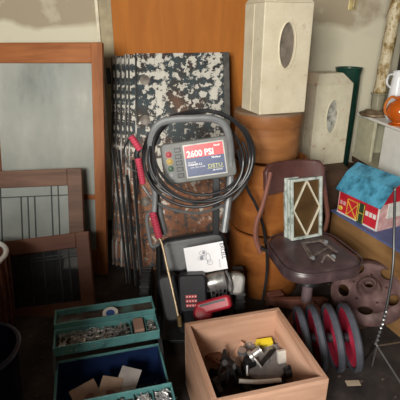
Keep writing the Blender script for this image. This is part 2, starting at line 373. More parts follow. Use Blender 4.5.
# ================================================================ TIN CEILING SHEETS
def tin_mat():
    m, nt, b = _new('peeling_tin'); L = nt.links.new
    tc = nt.nodes.new('ShaderNodeTexCoord')
    n = nt.nodes.new('ShaderNodeTexNoise'); n.inputs['Scale'].default_value = 22; n.inputs['Detail'].default_value = 10; n.inputs['Roughness'].default_value = .68; n.inputs['Distortion'].default_value = .2
    L(tc.outputs['Object'], n.inputs['Vector'])
    # under-colour varies over the sheet: black, slate blue, brown rust
    n2 = nt.nodes.new('ShaderNodeTexNoise'); n2.inputs['Scale'].default_value = 3.2; n2.inputs['Detail'].default_value = 4; L(tc.outputs['Object'], n2.inputs['Vector'])
    r2 = nt.nodes.new('ShaderNodeValToRGB'); c = r2.color_ramp
    c.elements[0].position = .35; c.elements[0].color = (.012, .012, .014, 1); c.elements[1].position = .68; c.elements[1].color = (.16, .07, .035, 1)
    e = c.elements.new(.47); e.color = (.03, .052, .062, 1); e = c.elements.new(.56); e.color = (.03, .022, .018, 1)
    L(n2.outputs['Fac'], r2.inputs[0])
    # white flakes
    sp = nt.nodes.new('ShaderNodeSeparateXYZ'); L(tc.outputs['Object'], sp.inputs[0])
    zz = nt.nodes.new('ShaderNodeMapRange'); zz.inputs[1].default_value = .2; zz.inputs[2].default_value = 1.3; zz.inputs[3].default_value = -.05; zz.inputs[4].default_value = .035
    L(sp.outputs['Z'], zz.inputs[0])
    ad0 = nt.nodes.new('ShaderNodeMath'); L(n.outputs['Fac'], ad0.inputs[0]); L(zz.outputs[0], ad0.inputs[1])
    xr_ = nt.nodes.new('ShaderNodeMapRange'); xr_.inputs[1].default_value = -.32; xr_.inputs[2].default_value = .32; L(sp.outputs['X'], xr_.inputs[0])
    rx = nt.nodes.new('ShaderNodeValToRGB'); q = rx.color_ramp
    q.elements[0].position = 0; q.elements[0].color = (.45, .45, .45, 1); q.elements[1].position = 1; q.elements[1].color = (.62, .62, .62, 1)
    for p_, v_ in ((.10, .44), (.20, .60), (.27, .86), (.33, .45), (.5, .42), (.62, .55), (.75, .50), (.86, .80), (.93, .40)):
        e = q.elements.new(p_); e.color = (v_, v_, v_, 1)
    L(xr_.outputs[0], rx.inputs[0])
    ad = nt.nodes.new('ShaderNodeMath'); ad.operation = 'MULTIPLY_ADD'; ad.inputs[1].default_value = .24; L(rx.outputs[0], ad.inputs[0]); L(ad0.outputs[0], ad.inputs[2])
    mr = nt.nodes.new('ShaderNodeMapRange'); mr.inputs[1].default_value = .665; mr.inputs[2].default_value = .68; L(ad.outputs[0], mr.inputs[0])
    mx = nt.nodes.new('ShaderNodeMix'); mx.data_type = 'RGBA'; 
    rz_ = nt.nodes.new('ShaderNodeMapRange'); rz_.inputs[1].default_value = .95; rz_.inputs[2].default_value = .70
    zn = nt.nodes.new('ShaderNodeMath'); zn.operation = 'MULTIPLY_ADD'; zn.inputs[1].default_value = .5; L(n2.outputs['Fac'], zn.inputs[0]); L(sp.outputs['Z'], zn.inputs[2])
    zs = nt.nodes.new('ShaderNodeMath'); zs.operation = 'SUBTRACT'; zs.inputs[1].default_value = .16; L(zn.outputs[0], zs.inputs[0]); L(zs.outputs[0], rz_.inputs[0])
    fr = nt.nodes.new('ShaderNodeMapRange'); fr.inputs[1].default_value = .42; fr.inputs[2].default_value = .50; L(n.outputs['Fac'], fr.inputs[0])
    fm = nt.nodes.new('ShaderNodeMath'); fm.operation = 'MULTIPLY'; L(rz_.outputs[0], fm.inputs[0]); L(fr.outputs[0], fm.inputs[1])
    m0 = nt.nodes.new('ShaderNodeMix'); m0.data_type = 'RGBA'; L(fm.outputs[0], m0.inputs[0]); L(r2.outputs[0], m0.inputs[6]); m0.inputs[7].default_value = (.30, .105, .035, 1)
    L(mr.outputs[0], mx.inputs[0]); L(m0.outputs[2], mx.inputs[6]); mx.inputs[7].default_value = (.62, .60, .54, 1)
    L(mx.outputs[2], b.inputs['Base Color']); b.inputs['Roughness'].default_value = .5; b.inputs['Metallic'].default_value = .1
    w = nt.nodes.new('ShaderNodeTexWave'); w.inputs['Scale'].default_value = 36; w.bands_direction = 'DIAGONAL'; L(tc.outputs['Object'], w.inputs['Vector'])
    bp = nt.nodes.new('ShaderNodeBump'); bp.inputs['Strength'].default_value = .4; bp.inputs['Distance'].default_value = .002; L(w.outputs['Fac'], bp.inputs['Height'])
    bp2 = nt.nodes.new('ShaderNodeBump'); bp2.inputs['Strength'].default_value = .5; bp2.inputs['Distance'].default_value = .004; L(mr.outputs[0], bp2.inputs['Height']); L(bp.outputs[0], bp2.inputs['Normal'])
    L(bp2.outputs[0], b.inputs['Normal'])
    return m
TIN = tin_mat()
TINE = patchy('tin_edge', [(.40, (.03, .03, .03)), (.50, (.09, .09, .085)), (.54, (.5, .49, .47)), (.75, (.42, .42, .42))], 16, .5, .2, stretch=(1, 1, .25))
sheets = [(135, 229, 53, 2.97, 2.37), (128, 200, 55, 2.985, 2.385), (124.5, 196, 54, 3.00, 2.40), (120, 190, 57, 3.015, 2.415), (115, 186, 55.5, 3.03, 2.43), (111.5, 182, 57, 3.045, 2.445)]
tl = ['wide peeling pressed-tin ceiling sheet facing the room, behind the pressure washer', 'tin sheet edge directly behind the wide front sheet', 'peeling tin sheet edge, third in the leaning stack counting from the front', 'narrow grey tin edge in the middle of the leaning stack', 'white-flaked tin edge, second from the left of the stack', 'outermost left tin sheet edge beside the oak-framed door']
for i, (u0, u1, v, yt, yb) in enumerate(sheets):
    a = P(u0, v, yt); b = P(u1, v, yt); w = (b.x - a.x)
    bot = V(((a.x + b.x) / 2 + .02, yb, 0)); top = (a + b) / 2
    m = frame(bot, V((1, 0, 0)), top - bot); h = (top - bot).length
    t = thing('tin_ceiling_sheet', tl[i], 'metal sheet', m=m, group='tin ceiling sheets leaning on the plywood')
    k = MB(); k.box((0, 0, h / 2), (w, .003, h)).build('panel', TIN, t)
    k = MB()
    k.box((-w / 2 + .006, -.004, h / 2), (.012, .014, h)); 
    k.build('folded_edge', TINE, t, bevel=.002)
    if i == 0:
        MB().box((w / 2 - .02, -.004, h / 2), (.04, .008, h)).build('border', mat('tin_border', (.10, .10, .095), .5, .3, var=.4), t, bevel=.002)
        rdm = patchy('roundel', [(.4, (.12, .10, .085)), (.7, (.28, .25, .22))], 14, .5)
        for j in range(4):   # pressed roundels and ribs down the left border
            MB().lathe([(0, .005), (.026, .005), (.034, .0)], 24, T((-w / 2 + .065, -.002, h - .18 - j * .27)) @ Matrix.Rotation(R(90), 4, 'X')).build('pressed_roundel', rdm, t, smooth=True)
        k = MB(); k.box((-w / 2 + .125, -.003, h / 2), (.012, .006, h)); k.box((0, -.003, h - .012), (w, .008, .02)); k.box((w / 2 - .045, -.003, h / 2), (.008, .006, h))
        k.build('rib', TIN, t, bevel=.002)
for i, (u0, v0, u1, v1, yy, wd) in enumerate([(113, 148, 128, 283, 2.66, .014), (119, 150, 131, 284, 2.64, .016), (127, 175, 137, 286, 2.62, .016), (133, 160, 143, 288, 2.60, .018)]):
    a = P(u0, v0, yy); b = Z(u1, v1, .005); b.y = min(b.y, yy - .25)
    t = thing('metal_rail', ['thin dark metal rail with a bright edge, leftmost of the rails', 'thin dark metal rail, second from the left', 'thin dark metal rail, third from the left', 'dark metal rail nearest the red spray gun'][i], 'metal rail', m=frame(b, V((1, 0, 0)), a - b), group='thin rails leaning on the tin sheets')
    h = (a - b).length
    MB().box((0, 0, h / 2), (wd, .010, h)).build('bar', M['rail_black'], t, bevel=.002)
    MB().box((-wd / 2, -.004, h / 2), (.003, .010, h)).build('bright_edge', mat('dull_edge', (.12, .12, .12), .5, 0, var=.6), t)

# ================================================================ ROUND BOXES AND DISPENSERS
veneer = wood('veneer', (.20, .075, .025), (.36, .155, .055), 'x', 4, .5)
veneer2 = wood('orange_veneer', (.20, .06, .014), (.38, .14, .036), 'x', 4, .5)
lidw = wood('grey_lid_wood', (.15, .095, .06), (.27, .18, .12), 'x', 4, .6)
def round_box(c, r, z0, z1, name, label, mt, lid=True, lh=.07):
    t = thing(name, label, 'round box', (c[0], c[1], z0))
    h = z1 - z0
    bt = h - (.012 if lid else 0)
    MB().lathe([(0, 0), (r * .97, 0), (r, .01), (r * 1.0, h * .5), (r * .985, bt), (r * .95, bt), (r * .95, .02), (0, .02)], 56, cap=False).build('body', mt, t, smooth=True)
    if lid:
        MB().lathe([(0, h), (r * 1.02, h), (r * 1.035, h - .005), (r * 1.035, h - lh), (r * 1.005, h - lh), (r * 1.005, h - .012), (0, h - .012)], 56, cap=False).build('lid', lidw, t, smooth=True)
        MB().lathe([(r * 1.036, h - lh), (r * 1.045, h - lh + .003), (r * 1.045, h - .016), (r * 1.036, h - .012)], 56, cap=False).build('lid_band', mt, t, smooth=True)
    else:
        MB().lathe([(r * .99, bt - .03), (r * 1.02, bt - .028), (r * 1.02, bt), (r * .99, bt)], 56, cap=False).build('rim_band', mt, t, smooth=True)
    return t
hc = (.372, 2.29)
round_box((.388, 2.245), .212, 0, .40, 'round_box', 'large orange veneer round box at the bottom of the stack', veneer2, False)
round_box((.385, 2.26), .205, .40, .80, 'round_box', 'orange veneer round box in the middle of the stack', veneer2, False)
round_box(hc, .178, .80, 1.055, 'hat_box', 'round wooden box with greyish lid under the tall white metal cabinet', veneer, True, .075)

def cream_mat(name, rust):
    return patchy(name, [(.30, (.10, .055, .03)), (.335, (.44, .37, .27)), (.40, (.58, .52, .38)), (.60, (.66, .60, .46)), (.67, (.50, .41, .29))], 8, .5, detail=10, nrough=.7, bump=.12)
cream = cream_mat('chipped_cream_enamel', 0)
cream2 = patchy('scuffed_cream_enamel', [(.35, (.10, .05, .03)), (.375, (.50, .34, .27)), (.42, (.60, .56, .42)), (.60, (.68, .64, .50)), (.67, (.56, .37, .29))], 9, .5, detail=10, nrough=.72, bump=.12)
def dispenser(loc, rz, w, d, h, label, mt, pane_m, oz):
    t = thing('metal_dispenser', label, 'metal dispenser', loc, (0, 0, rz))
    k = MB(); hr = .065; a = .05
    k.hexa([(-w / 2, -d / 2, 0), (w / 2, -d / 2, 0), (w / 2, d / 2, 0), (-w / 2, d / 2, 0), (-w / 2, -d / 2, h), (w / 2, -d / 2, h), (w / 2, d / 2, h), (-w / 2, d / 2, h)])
    o = k.build('body', mt, t)
    c = MB().lathe([(1, -.05), (1, .012)], 40, T((0, -d / 2, oz)) @ Matrix.Rotation(R(-90), 4, 'X') @ Matrix.Diagonal((.043, .105, 1, 1)))
    c = c.build('cutter', mt, t)
    cut(o, [c])
    md = o.modifiers.new('bevel', 'BEVEL'); md.width = .004; md.segments = 2; md.limit_method = 'ANGLE'; md.angle_limit = R(40)
    k = MB(); k.hexa([(-w / 2 - .003, -d / 2 - .003, h), (w / 2 + .003, -d / 2 - .003, h), (w / 2 + .003, d / 2, h), (-w / 2 - .003, d / 2, h), (-w / 2 + a, -d / 2 + a, h + hr), (w / 2 - a, -d / 2 + a, h + hr), (w / 2 - a, d / 2 - .01, h + hr), (-w / 2 + a, d / 2 - .01, h + hr)])
    k.build('hood', mt, t, bevel=.005)
    k = MB(); pts = [V((.045 * math.cos(q * math.pi / 20), -d / 2 - .001, oz + .108 * math.sin(q * math.pi / 20))) for q in range(40)]
    k.tube(pts, .0045, 8, closed=True, n=1).build('oval_rim', mt, t, smooth=True)
    MB().lathe([(0, 0), (1, 0), (1, .002), (0, .002)], 40, T((0, -d / 2 + .010, oz)) @ Matrix.Rotation(R(-90), 4, 'X') @ Matrix.Diagonal((.042, .104, 1, 1)), cap=False).build('oval_pane', pane_m, t)
    MB().box((-w / 2 - .001, 0, h * .5), (.004, .006, h * .98)).build('side_seam', mt, t)
    return t
pane_d = patchy('cloudy_pane', [(.3, (.09, .075, .06)), (.6, (.20, .17, .14))], 20, .25)
dsp = dispenser((.385, 2.255, 1.056), R(19), .262, .215, .515, 'tall chipped cream metal dispenser with a dark oval window, on the hat box', cream, pane_d, .325)
dispenser((.818, 2.80, .615), R(19), .268, .20, .520, 'cream metal dispenser with scuffed oval, standing lower beside the green vase', cream2, patchy('grey_pane', [(.4, (.16, .15, .13)), (.5, (.36, .36, .32)), (.65, (.55, .55, .50))], 22, .4), .32)
k = MB()
c2 = [V((.885, 2.80, .585 + .335))]
# fitting inside the lower oval
# support crate behind the chair
def slat_crate(c, w, d, h, rz, label, mt):
    t = thing('wooden_crate', label, 'crate', (c[0], c[1], 0), (0, 0, rz))
    for sx in (-1, 1): MB().box((sx * (w / 2 - .01), 0, h / 2), (.02, d, h)).build('side_board', mt, t, bevel=.002)
    for sy in (-1, 1): MB().box((0, sy * (d / 2 - .01), h / 2), (w - .04, .02, h)).build('side_board', mt, t, bevel=.002)
    MB().box((0, 0, h - .01), (w - .04, d - .04, .02)).build('top_board', mt, t, bevel=.002)
    return t
brownw = wood('dark_crate_wood', (.05, .03, .02), (.12, .07, .045), 'x', 5, .7)
slat_crate((.76, 2.84), .42, .50, .615, 0, 'dark wooden crate under the lower cream dispenser', brownw)
slat_crate((1.09, 3.035), .20, .20, .50, 0, 'narrow dark crate behind the white cupboard', brownw)

# green vase
gv = P(348, 68, 3.03)
green = mat('green_glaze', (.012, .055, .04), .25, spec=.6)
t = thing('green_vase', 'tall dark green glazed vase between the lower dispenser and the wall', 'vase', (1.035, 3.045, .50))
hh = gv.z - .50
MB().lathe([(0, 0), (.075, 0), (.08, .01), (.083, hh * .5), (.084, hh * .8), (.082, hh - .05), (.089, hh - .008), (.091, hh), (.083, hh), (.072, hh - .05), (.055, .03), (0, .03)], 40, cap=False).build('body', green, t, smooth=True)
MB().tube([V((.09 * math.cos(a), .09 * math.sin(a), hh)) for a in [q * math.pi / 16 for q in range(32)]], .004, 6, closed=True, n=1).build('rim', green, t, smooth=True)

# brass plate on the back wall
t = thing('latch_plate', 'cream and brass latch plate on the upper right of the plaster wall', 'latch', P(353, 2, WY - .004))
MB().box((0, 0, .02), (.055, .006, .14)).build('plate', mat('aged_brass', (.52, .43, .20), .45, .4, var=.3), t, bevel=.004)
MB().cyl((0, -.002, .0), (0, -.03, .0), .008).box((0, -.03, -.012), (.012, .01, .05)).build('lever', M['brass'], t, bevel=.002)
k = MB()
for z in (-.035, .075): k.cyl((0, -.002, z), (0, -.006, z), .004, seg=10)
k.build('screw', M['steel'], t)

# ================================================================ WHITE CUPBOARD AT RIGHT, things on it
a = V((1.085, 2.90, 0)); dirv = V((.070, -.51, 0)).normalized(); ang = math.atan2(-dirv.x, -dirv.y)  # runs towards the room
cm = frame(V((a.x, a.y, .62)), V((-dirv.y, dirv.x, 0)), V((0, 0, 1)))   # local +x to the right, -y towards the room
whit = mat('cupboard_white', (.80, .80, .76), .45, var=.05)
crm = mat('cupboard_cream', (.52, .50, .36), .5, var=.12)
cup = thing('white_cupboard', 'white painted cupboard on the right, lying on a bench with its side half open', 'cupboard', m=cm)
cw, cl, ch = .46, .85, .305
MB().box((cw / 2, -cl / 2, ch - .008), (cw + .012, cl, .016)).build('top', whit, cup, bevel=.003)
MB().box((cw / 2, -cl / 2, .011), (cw, cl, .022)).build('bottom', crm, cup, bevel=.002)
MB().box((cw - .01, -cl / 2, ch / 2), (.018, cl - .03, ch - .04)).build('back_panel', crm, cup)
MB().box((cw / 2, -.009, ch / 2), (cw - .03, .018, ch - .038)).build('end_panel', crm, cup)
MB().box((cw / 2, -cl + .009, ch / 2), (cw - .03, .018, ch - .038)).build('end_panel', crm, cup)
MB().box((.01, -.125, ch / 2), (.02, .21, ch - .04)).build('side_panel', crm, cup, bevel=.002)
MB().box((.008, -.36 - (cl - .4) / 2 + .0, ch / 2), (.018, cl - .38, ch - .04)).build('sliding_door', whit, cup, bevel=.003)
MB().box((.24, -.30, ch / 2 - .001), (.40, .015, ch - .045)).build('divider', crm, cup)
bench = thing('low_bench', 'dark wooden bench carrying the white cupboard', 'bench', m=frame(V((a.x, a.y, 0)), V((-dirv.y, dirv.x, 0)), V((0, 0, 1))))
MB().box((cw / 2 + .01, -cl / 2, .60), (cw + .02, cl, .04)).build('bench_top', brownw, bench, bevel=.003)
for x in (.05, cw - .03):
    for y in (-.05, -cl + .05): MB().box((x, y, .29), (.05, .05, .58)).build('leg', brownw, bench, bevel=.003)
ct = .62 + ch
# oil lamp: dished foot, greyish glass body, long mottled column leaning back
lampg = glass('smoky_glass', (.33, .31, .22), .15, .75)
lt = thing('table_lamp', 'tall lamp with a mottled cream and brass column and brown dished foot', 'lamp', (1.155, 2.80, ct))
foot = patchy('brown_bronze', [(.35, (.12, .075, .04)), (.6, (.30, .22, .14))], 18, .5, .3)
MB().lathe([(0, 0), (.085, 0), (.094, .008), (.092, .018), (.07, .024), (.06, .034), (.035, .04), (0, .042)], 40, cap=False).build('foot', foot, lt, smooth=True)
MB().lathe([(.034, .038), (.040, .06), (.042, .12), (.044, .135), (.050, .14), (.050, .147), (0, .147)], 32, T((.012, 0, 0))).build('body', lampg, lt, smooth=True)
colm = patchy('mottled_column', [(.38, (.12, .075, .025)), (.47, (.36, .26, .11)), (.54, (.62, .56, .40)), (.64, (.34, .24, .10))], 16, .5, 0, stretch=(1, 1, .6), detail=9, nrough=.7)
p0 = V((.014, 0, .145)); p1 = P(397, 0, 2.80) - V((1.155, 2.80, ct)); p1 += (p1 - p0) * .15
ax = p1 - p0; Lc = ax.length
pr = [(0, 0), (.036, 0), (.04, .01)]
for i in range(13):
    z = .02 + (Lc - .04) * i / 12; pr.append((.037 + (.003 if i % 3 == 0 else 0), z))
pr += [(.04, Lc - .01), (0, Lc)]
MB().lathe(pr, 28, frame(p0, V((1, 0, 0)), ax), cap=False).build('column', colm, lt, smooth=True)
# white cup
cuppos = P(393, 86, 2.66)
t = thing('white_jug', 'small white china jug behind the orange glass jug', 'jug', (1.235, 2.70, ct))
h0 = P(393, 71, 2.70).z - ct
MB().lathe([(0, 0), (.038, 0), (.05, .02), (.052, .06), (.040, h0 - .05), (.036, h0 - .03), (.042, h0), (.038, h0), (.032, h0 - .03), (.036, h0 - .06), (0, .02)], 32, cap=False).build('body', mat('white_china', (.80, .82, .86), .25, var=.03, bump=0), t, smooth=True)
MB().tube([(-.036, 0, h0 - .02), (-.07, -.01, h0 - .025), (-.075, -.01, h0 - .07), (-.045, 0, h0 - .10)], .006, 8).build('handle', mat('white_china_handle', (.72, .74, .78), .25, bump=0), t, smooth=True)
# orange glass jug
orange = mat('orange_glass', (.75, .16, .015), .12, spec=.8, trans=.35, var=.12, bump=.05)
t = thing('orange_jug', 'round orange crackle-glass jug at the cupboard edge', 'jug', (1.185, 2.50, ct))
MB().lathe([(0, 0), (.055, 0), (.058, .006), (.04, .012), (.036, .018), (.06, .035), (.078, .065), (.08, .085), (.068, .12), (.042, .14), (.03, .15), (.036, .165), (.03, .165), (.024, .15), (.06, .12), (.07, .085), (.05, .04), (0, .03)], 40, cap=False).build('body', orange, t, smooth=True)
MB().tube([(-.03, 0, .155), (-.07, -.01, .165), (-.098, -.012, .13), (-.096, -.01, .085), (-.075, 0, .06)], .008, 8).build('handle', mat('amber_handle', (.70, .22, .05), .15, bump=0, trans=.3), t, smooth=True)
# dark board behind the lamp
t = MB().box((1.42, 2.875, .925 + .375), (.24, .04, .75)).build('dark_board', mat('dark_board', (.018, .016, .014), .6), bevel=.004)
tag(t, 'dark board standing on the white cupboard behind the lamp column', 'board')
t.location.z += 0

# ================================================================ TRUNK AND TOY BARN
d2 = V((.14, -.38, 0)).normalized(); nx = V((-d2.y, d2.x, 0))     # along the visible side; to the right
c0 = V((.795, 2.32, 0))
bxm = frame(c0, nx, V((0, 0, 1)))      # local -y runs toward the room along the side; +x to right
tan = wood('tan_board', (.16, .08, .03), (.34, .19, .08), 'y', 4, .6)
trunk = thing('storage_trunk', 'tan wooden trunk carrying the toy barn', 'trunk', m=bxm)
bt = .45; bl = .80; bw = .27
MB().box((bw / 2, -bl / 2, bt / 2 - .006), (bw, bl, bt - .012)).build('body', tan, trunk, bevel=.004)
MB().box((bw / 2, -bl / 2, bt - .006), (bw + .012, bl + .01, .012)).build('blue_top_board', mat('faded_blue', (.10, .14, .32), .5), trunk, bevel=.002)
bredw = patchy('barn_red', [(.3, (.42, .012, .025)), (.7, (.66, .03, .05))], 12, .4)
barn = thing('toy_barn', 'tin toy barn with red walls and blue roof, on the tan trunk', 'toy barn', m=bxm @ T((.012, -.03, bt)) @ Matrix.Rotation(R(5), 4, 'Z') @ Matrix.Diagonal((1, .84, 1, 1)))
BL, BWd, BH, RH = .36, .255, .150, .125     # length along -y, width +x
MB().box((.004, -BL / 2, BH / 2), (.006, BL, BH)).build('front_wall', bredw, barn)
MB().box((BWd - .004, -BL / 2, BH / 2), (.006, BL, BH)).build('back_wall', bredw, barn)
pinkw = patchy('pink_brick', [(.35, (.60, .30, .30)), (.65, (.75, .52, .50))], 30, .5)
for y in (-BL + .003, -.003):
    MB().prism([(0, 0), (BWd, 0), (BWd, BH), (0, BH)], y - .003, y + .003).build('end_wall', pinkw, barn)
    MB().prism([(0, BH), (BWd, BH), (BWd * .78, BH + RH * .7), (BWd / 2, BH + RH), (BWd * .22, BH + RH * .7)], y - .003, y + .003).build('gable', bredw, barn)
roofm = patchy('blue_roof', [(.33, (.015, .05, .07)), (.43, (.04, .20, .32)), (.56, (.10, .40, .60)), (.72, (.06, .26, .44))], 11, .4, detail=9)
rp = [(-.018, BH - .012), (BWd * .20, BH + RH * .66), (BWd / 2, BH + RH + .004), (BWd * .80, BH + RH * .66), (BWd + .018, BH - .012)]
rp2 = [(x, z + .006) for x, z in rp][::-1]
MB().prism(rp + rp2, -BL - .02, .02).build('roof', roofm, barn)
MB().box((-.001, -BL + .006, BH / 2), (.004, .010, BH)).box((-.001, -BL / 2, .004), (.004, BL, .008)).build('white_trim', M['white'], barn)
for j, y in enumerate((-.262, -.294, -.326)): MB().box((-.001, y, .075), (.004, .022, .026)).build('window_pane', M['white'], barn)
for j, y in enumerate((-.03, -.06)): MB().box((-.001, y, .070), (.004, .018, .022)).build('window_pane', mat('pale_pink', (.7, .4, .4), .5), barn)
yel = mat('yellow_print', (.72, .50, .06), .5, bump=0)
dk = MB().box((-.0015, -.215, .058), (.004, .055, .116)).build('door_opening', mat('dark_green_print', (.03, .06, .03), .5, bump=0), barn)
k = MB()
for yc in (-.135,):
    for (y0, z0, y1, z1) in ((-.045, 0, .045, .09), (-.045, .09, .045, 0), (-.045, 0, -.045, .1), (.045, 0, .045, .1), (-.045, .1, .045, .1), (-.045, .0, .045, .0)):
        k.bar((-.003, yc + y0, .008 + z0), (-.003, yc + y1, .008 + z1), .003, .004)
for y in (-.195, -.24): k.bar((-.004, y, .008), (-.004, y, .115), .003, .004)
k.bar((-.004, -.24, .06), (-.004, -.195, .06), .003, .004)
k.build('barn_door_frame', yel, barn)
MB().lump((-.004, -.03, .035), (.004, .022, .014), 2, .3).build('printed_animal', yel, barn)
k = MB().box((BWd * .40, -BL - .004, .115), (.095, .006, .075)); k.box((BWd * .40, -BL - .008, .075), (.105, .012, .01)); k.build('gable_window', M['white'], barn)

# ================================================================ SWIVEL CHAIR
vinyl = patchy('worn_vinyl', [(.3, (.035, .02, .024)), (.55, (.075, .047, .052)), (.75, (.15, .10, .105))], 10, .38, spec=.6)
backm = mat('brown_back', (.085, .034, .03), .4)
bentw = wood('bent_wood', (.16, .06, .045), (.28, .125, .095), 'z', 4, .45)
chair = thing('swivel_chair', 'old brown swivel chair with padded vinyl seat and curved backrest', 'chair', (.535, 1.775, 0), (0, 0, R(14)))
# seat cushion: stacked rounded outlines
def cushion(w, d, r, z0, z1, puff):
    k = MB(); rings = []; prof = [(-.03, z0), (0, z0 + .006), (.004, (z0 + z1) / 2 - .008), (-.003, z1 - .018), (-.018, z1 - .006), (-.05, z1), (-.12, z1 + puff)]
    vs = []; fs = []; n = None
    for off, z in prof:
        o = rrect(w + 2 * off, d + 2 * off, max(.01, r + off), 7); n = len(o)
        vs += [(x * (1 - .10 * (y / d)), y, z - .012 * (abs(x) / w) ** 2) for x, y in o]
    for i in range(len(prof) - 1):
        for j in range(n): fs.append((i * n + j, i * n + (j + 1) % n, (i + 1) * n + (j + 1) % n, (i + 1) * n + j))
    fs.append(list(range(n))[::-1]); fs.append([(len(prof) - 1) * n + j for j in range(n)])
    return k._add(vs, fs)
seat = cushion(.370, .39, .11, .415, .485, .004).build('seat', vinyl, chair, smooth=True, angle=60)
o = rrect(.378, .398, .115, 8)
MB().tube([(x * (1 - .10 * (y / .40)), y, .472) for x, y in o], .004, 6, closed=True, n=1).build('piping', vinyl, seat, smooth=True)
k = MB().lathe([(0, .37), (.05, .37), (.058, .385), (.09, .39), (.095, .413), (0, .414)], 32, cap=False)
k.build('seat_plate', M['dark_metal'], chair, smooth=True)
k = MB()
for i in range(10):
    k.tube([V((.052 * math.cos(a), .052 * math.sin(a), .30 + i * .007)) for a in [q * math.pi / 10 for q in range(20)]], .0035, 6, closed=True, n=1)
k.build('spring', M['dark_metal'], chair, smooth=True)
MB().cyl((0, 0, .12), (0, 0, .37), .028, .024).build('pedestal', mat('pedestal_paint', (.17, .12, .13), .5, .3), chair, smooth=True)
for i in range(4):
    a = R(31 + 90 * i); d = V((math.cos(a), math.sin(a), 0))
    lg = MB(); q = V((-d.y, d.x, 0))
    A, B = d * .02 + V((0, 0, .17)), d * .215 + V((0, 0, .085))
    lg.hexa([A - q * .024 - V((0, 0, .05)), B - q * .017 - V((0, 0, .03)), B + q * .017 - V((0, 0, .03)), A + q * .024 - V((0, 0, .05)),
             A - q * .024 + V((0, 0, .02)), B - q * .017 + V((0, 0, .012)), B + q * .017 + V((0, 0, .012)), A + q * .024 + V((0, 0, .02))])
    L_ = lg.build('leg', bentw, chair, bevel=.006)
    wpos = d * .198 + V((0, 0, .026))
    MB().cyl(wpos - q * .012, wpos + q * .012, .025, seg=20).bar(wpos, wpos + V((0, 0, .035)), .008, .012).build('caster', M['dark_metal'], L_, bevel=.002)
# backrest in chair local coords
ci = chair.matrix_basis.inverted()
def loc(p): return ci @ p
bk = MB(); N = 14; pan = []
for j in range(7):
    zf = j / 6
    for i in range(N + 1):
        s_ = i / N * 2 - 1
        x = s_ * .165; y = .215 - .05 * s_ * s_ + .02 * zf; rc = max(0, abs(s_) - .8) / .2
        z = .705 + zf * .155 - (rc ** 2 * .035 if zf > .5 else -rc ** 2 * .035) * abs(zf - .5) * 2
        pan.append((x, y, z))
fs = [(j * (N + 1) + i, j * (N + 1) + i + 1, (j + 1) * (N + 1) + i + 1, (j + 1) * (N + 1) + i) for j in range(6) for i in range(N)]
bk._add([(p[0] - .035, p[1], p[2]) for p in pan], fs)
back = bk.build('backrest', backm, chair, smooth=True, solid=.028)
md = back.modifiers.new('bevel', 'BEVEL'); md.width = .008; md.segments = 3; md.limit_method = 'ANGLE'; md.angle_limit = R(50)
up = [P(271, 172, 1.90), P(267, 190, 1.885), P(262, 208, 1.87), P(257, 222, 1.86), P(256, 238, 1.86), P(261, 252, 1.86)]
MB().tube([loc(p) for p in up], lambda t: .020 - .004 * abs(t - .75), 10, flat=.6).build('back_upright', bentw, chair, smooth=True)
k = MB().bar(loc(P(260, 247, 1.86)), (-.12, .10, .405), .03, .012)
k.build('upright_bracket', M['dark_metal'], chair, bevel=.002)
up = [V((.125, .20, .80)), V((.17, .235, .70)), V((.20, .245, .60)), V((.215, .24, .52)), V((.205, .235, .44))]
MB().tube(up, .018, 10, flat=.6).build('back_upright', bentw, chair, smooth=True)
MB().bar((.20, .232, .425), (.10, .10, .405), .03, .012).build('upright_bracket', M['dark_metal'], chair, bevel=.002)

# leaded window frame standing on the seat
BLp = Z(290, 241, .489); BRp = Z(322, 235, .489)
xd = (BRp - BLp); wl_ = .178; hl_ = .305
zd = V((-.055, .17, 1))
lm = frame(BLp + xd * .5, xd, zd)
ltn = thing('leaded_frame', 'small pale painted frame with a diamond of leaded glass, propped on the chair seat', 'leaded window', m=lm)
palep = patchy('flaky_pale_paint', [(.35, (.16, .20, .18)), (.5, (.42, .48, .45)), (.7, (.58, .62, .60))], 30, .6)
for i, (y0, off) in enumerate(((0, 0), (.028, .004), (.056, .0))):
    k = MB(); fw = .014
    W2, H2 = wl_ - off, hl_ - off
    k.box((-W2 / 2 + fw / 2, y0, H2 / 2), (fw, .018, H2)); k.box((W2 / 2 - fw / 2, y0, H2 / 2), (fw, .018, H2))
    k.box((0, y0, fw / 2), (W2 - 2 * fw, .018, fw)); k.box((0, y0, H2 - fw / 2), (W2 - 2 * fw, .018, fw))
    k.build('frame', palep, ltn, bevel=.003)
iw, ih = wl_ - .028, hl_ - .028; cz = hl_ / 2
k = MB()
dm = [(0, cz + ih / 2), (iw / 2, cz), (0, cz - ih / 2), (-iw / 2, cz)]
for i in range(4):
    a_, b_ = dm[i], dm[(i + 1) % 4]; k.bar((a_[0], -.004, a_[1]), (b_[0], -.004, b_[1]), .007, .008, (0, 1, 0))
k.build('diamond_came', mat('cream_came', (.62, .58, .46), .5), ltn)
MB().box((0, .004, cz), (iw, .003, ih)).build('pane', mat('amber_brown_glass', (.10, .055, .022), .15, alpha=.8, spec=.7, var=.4, scale=9), ltn)

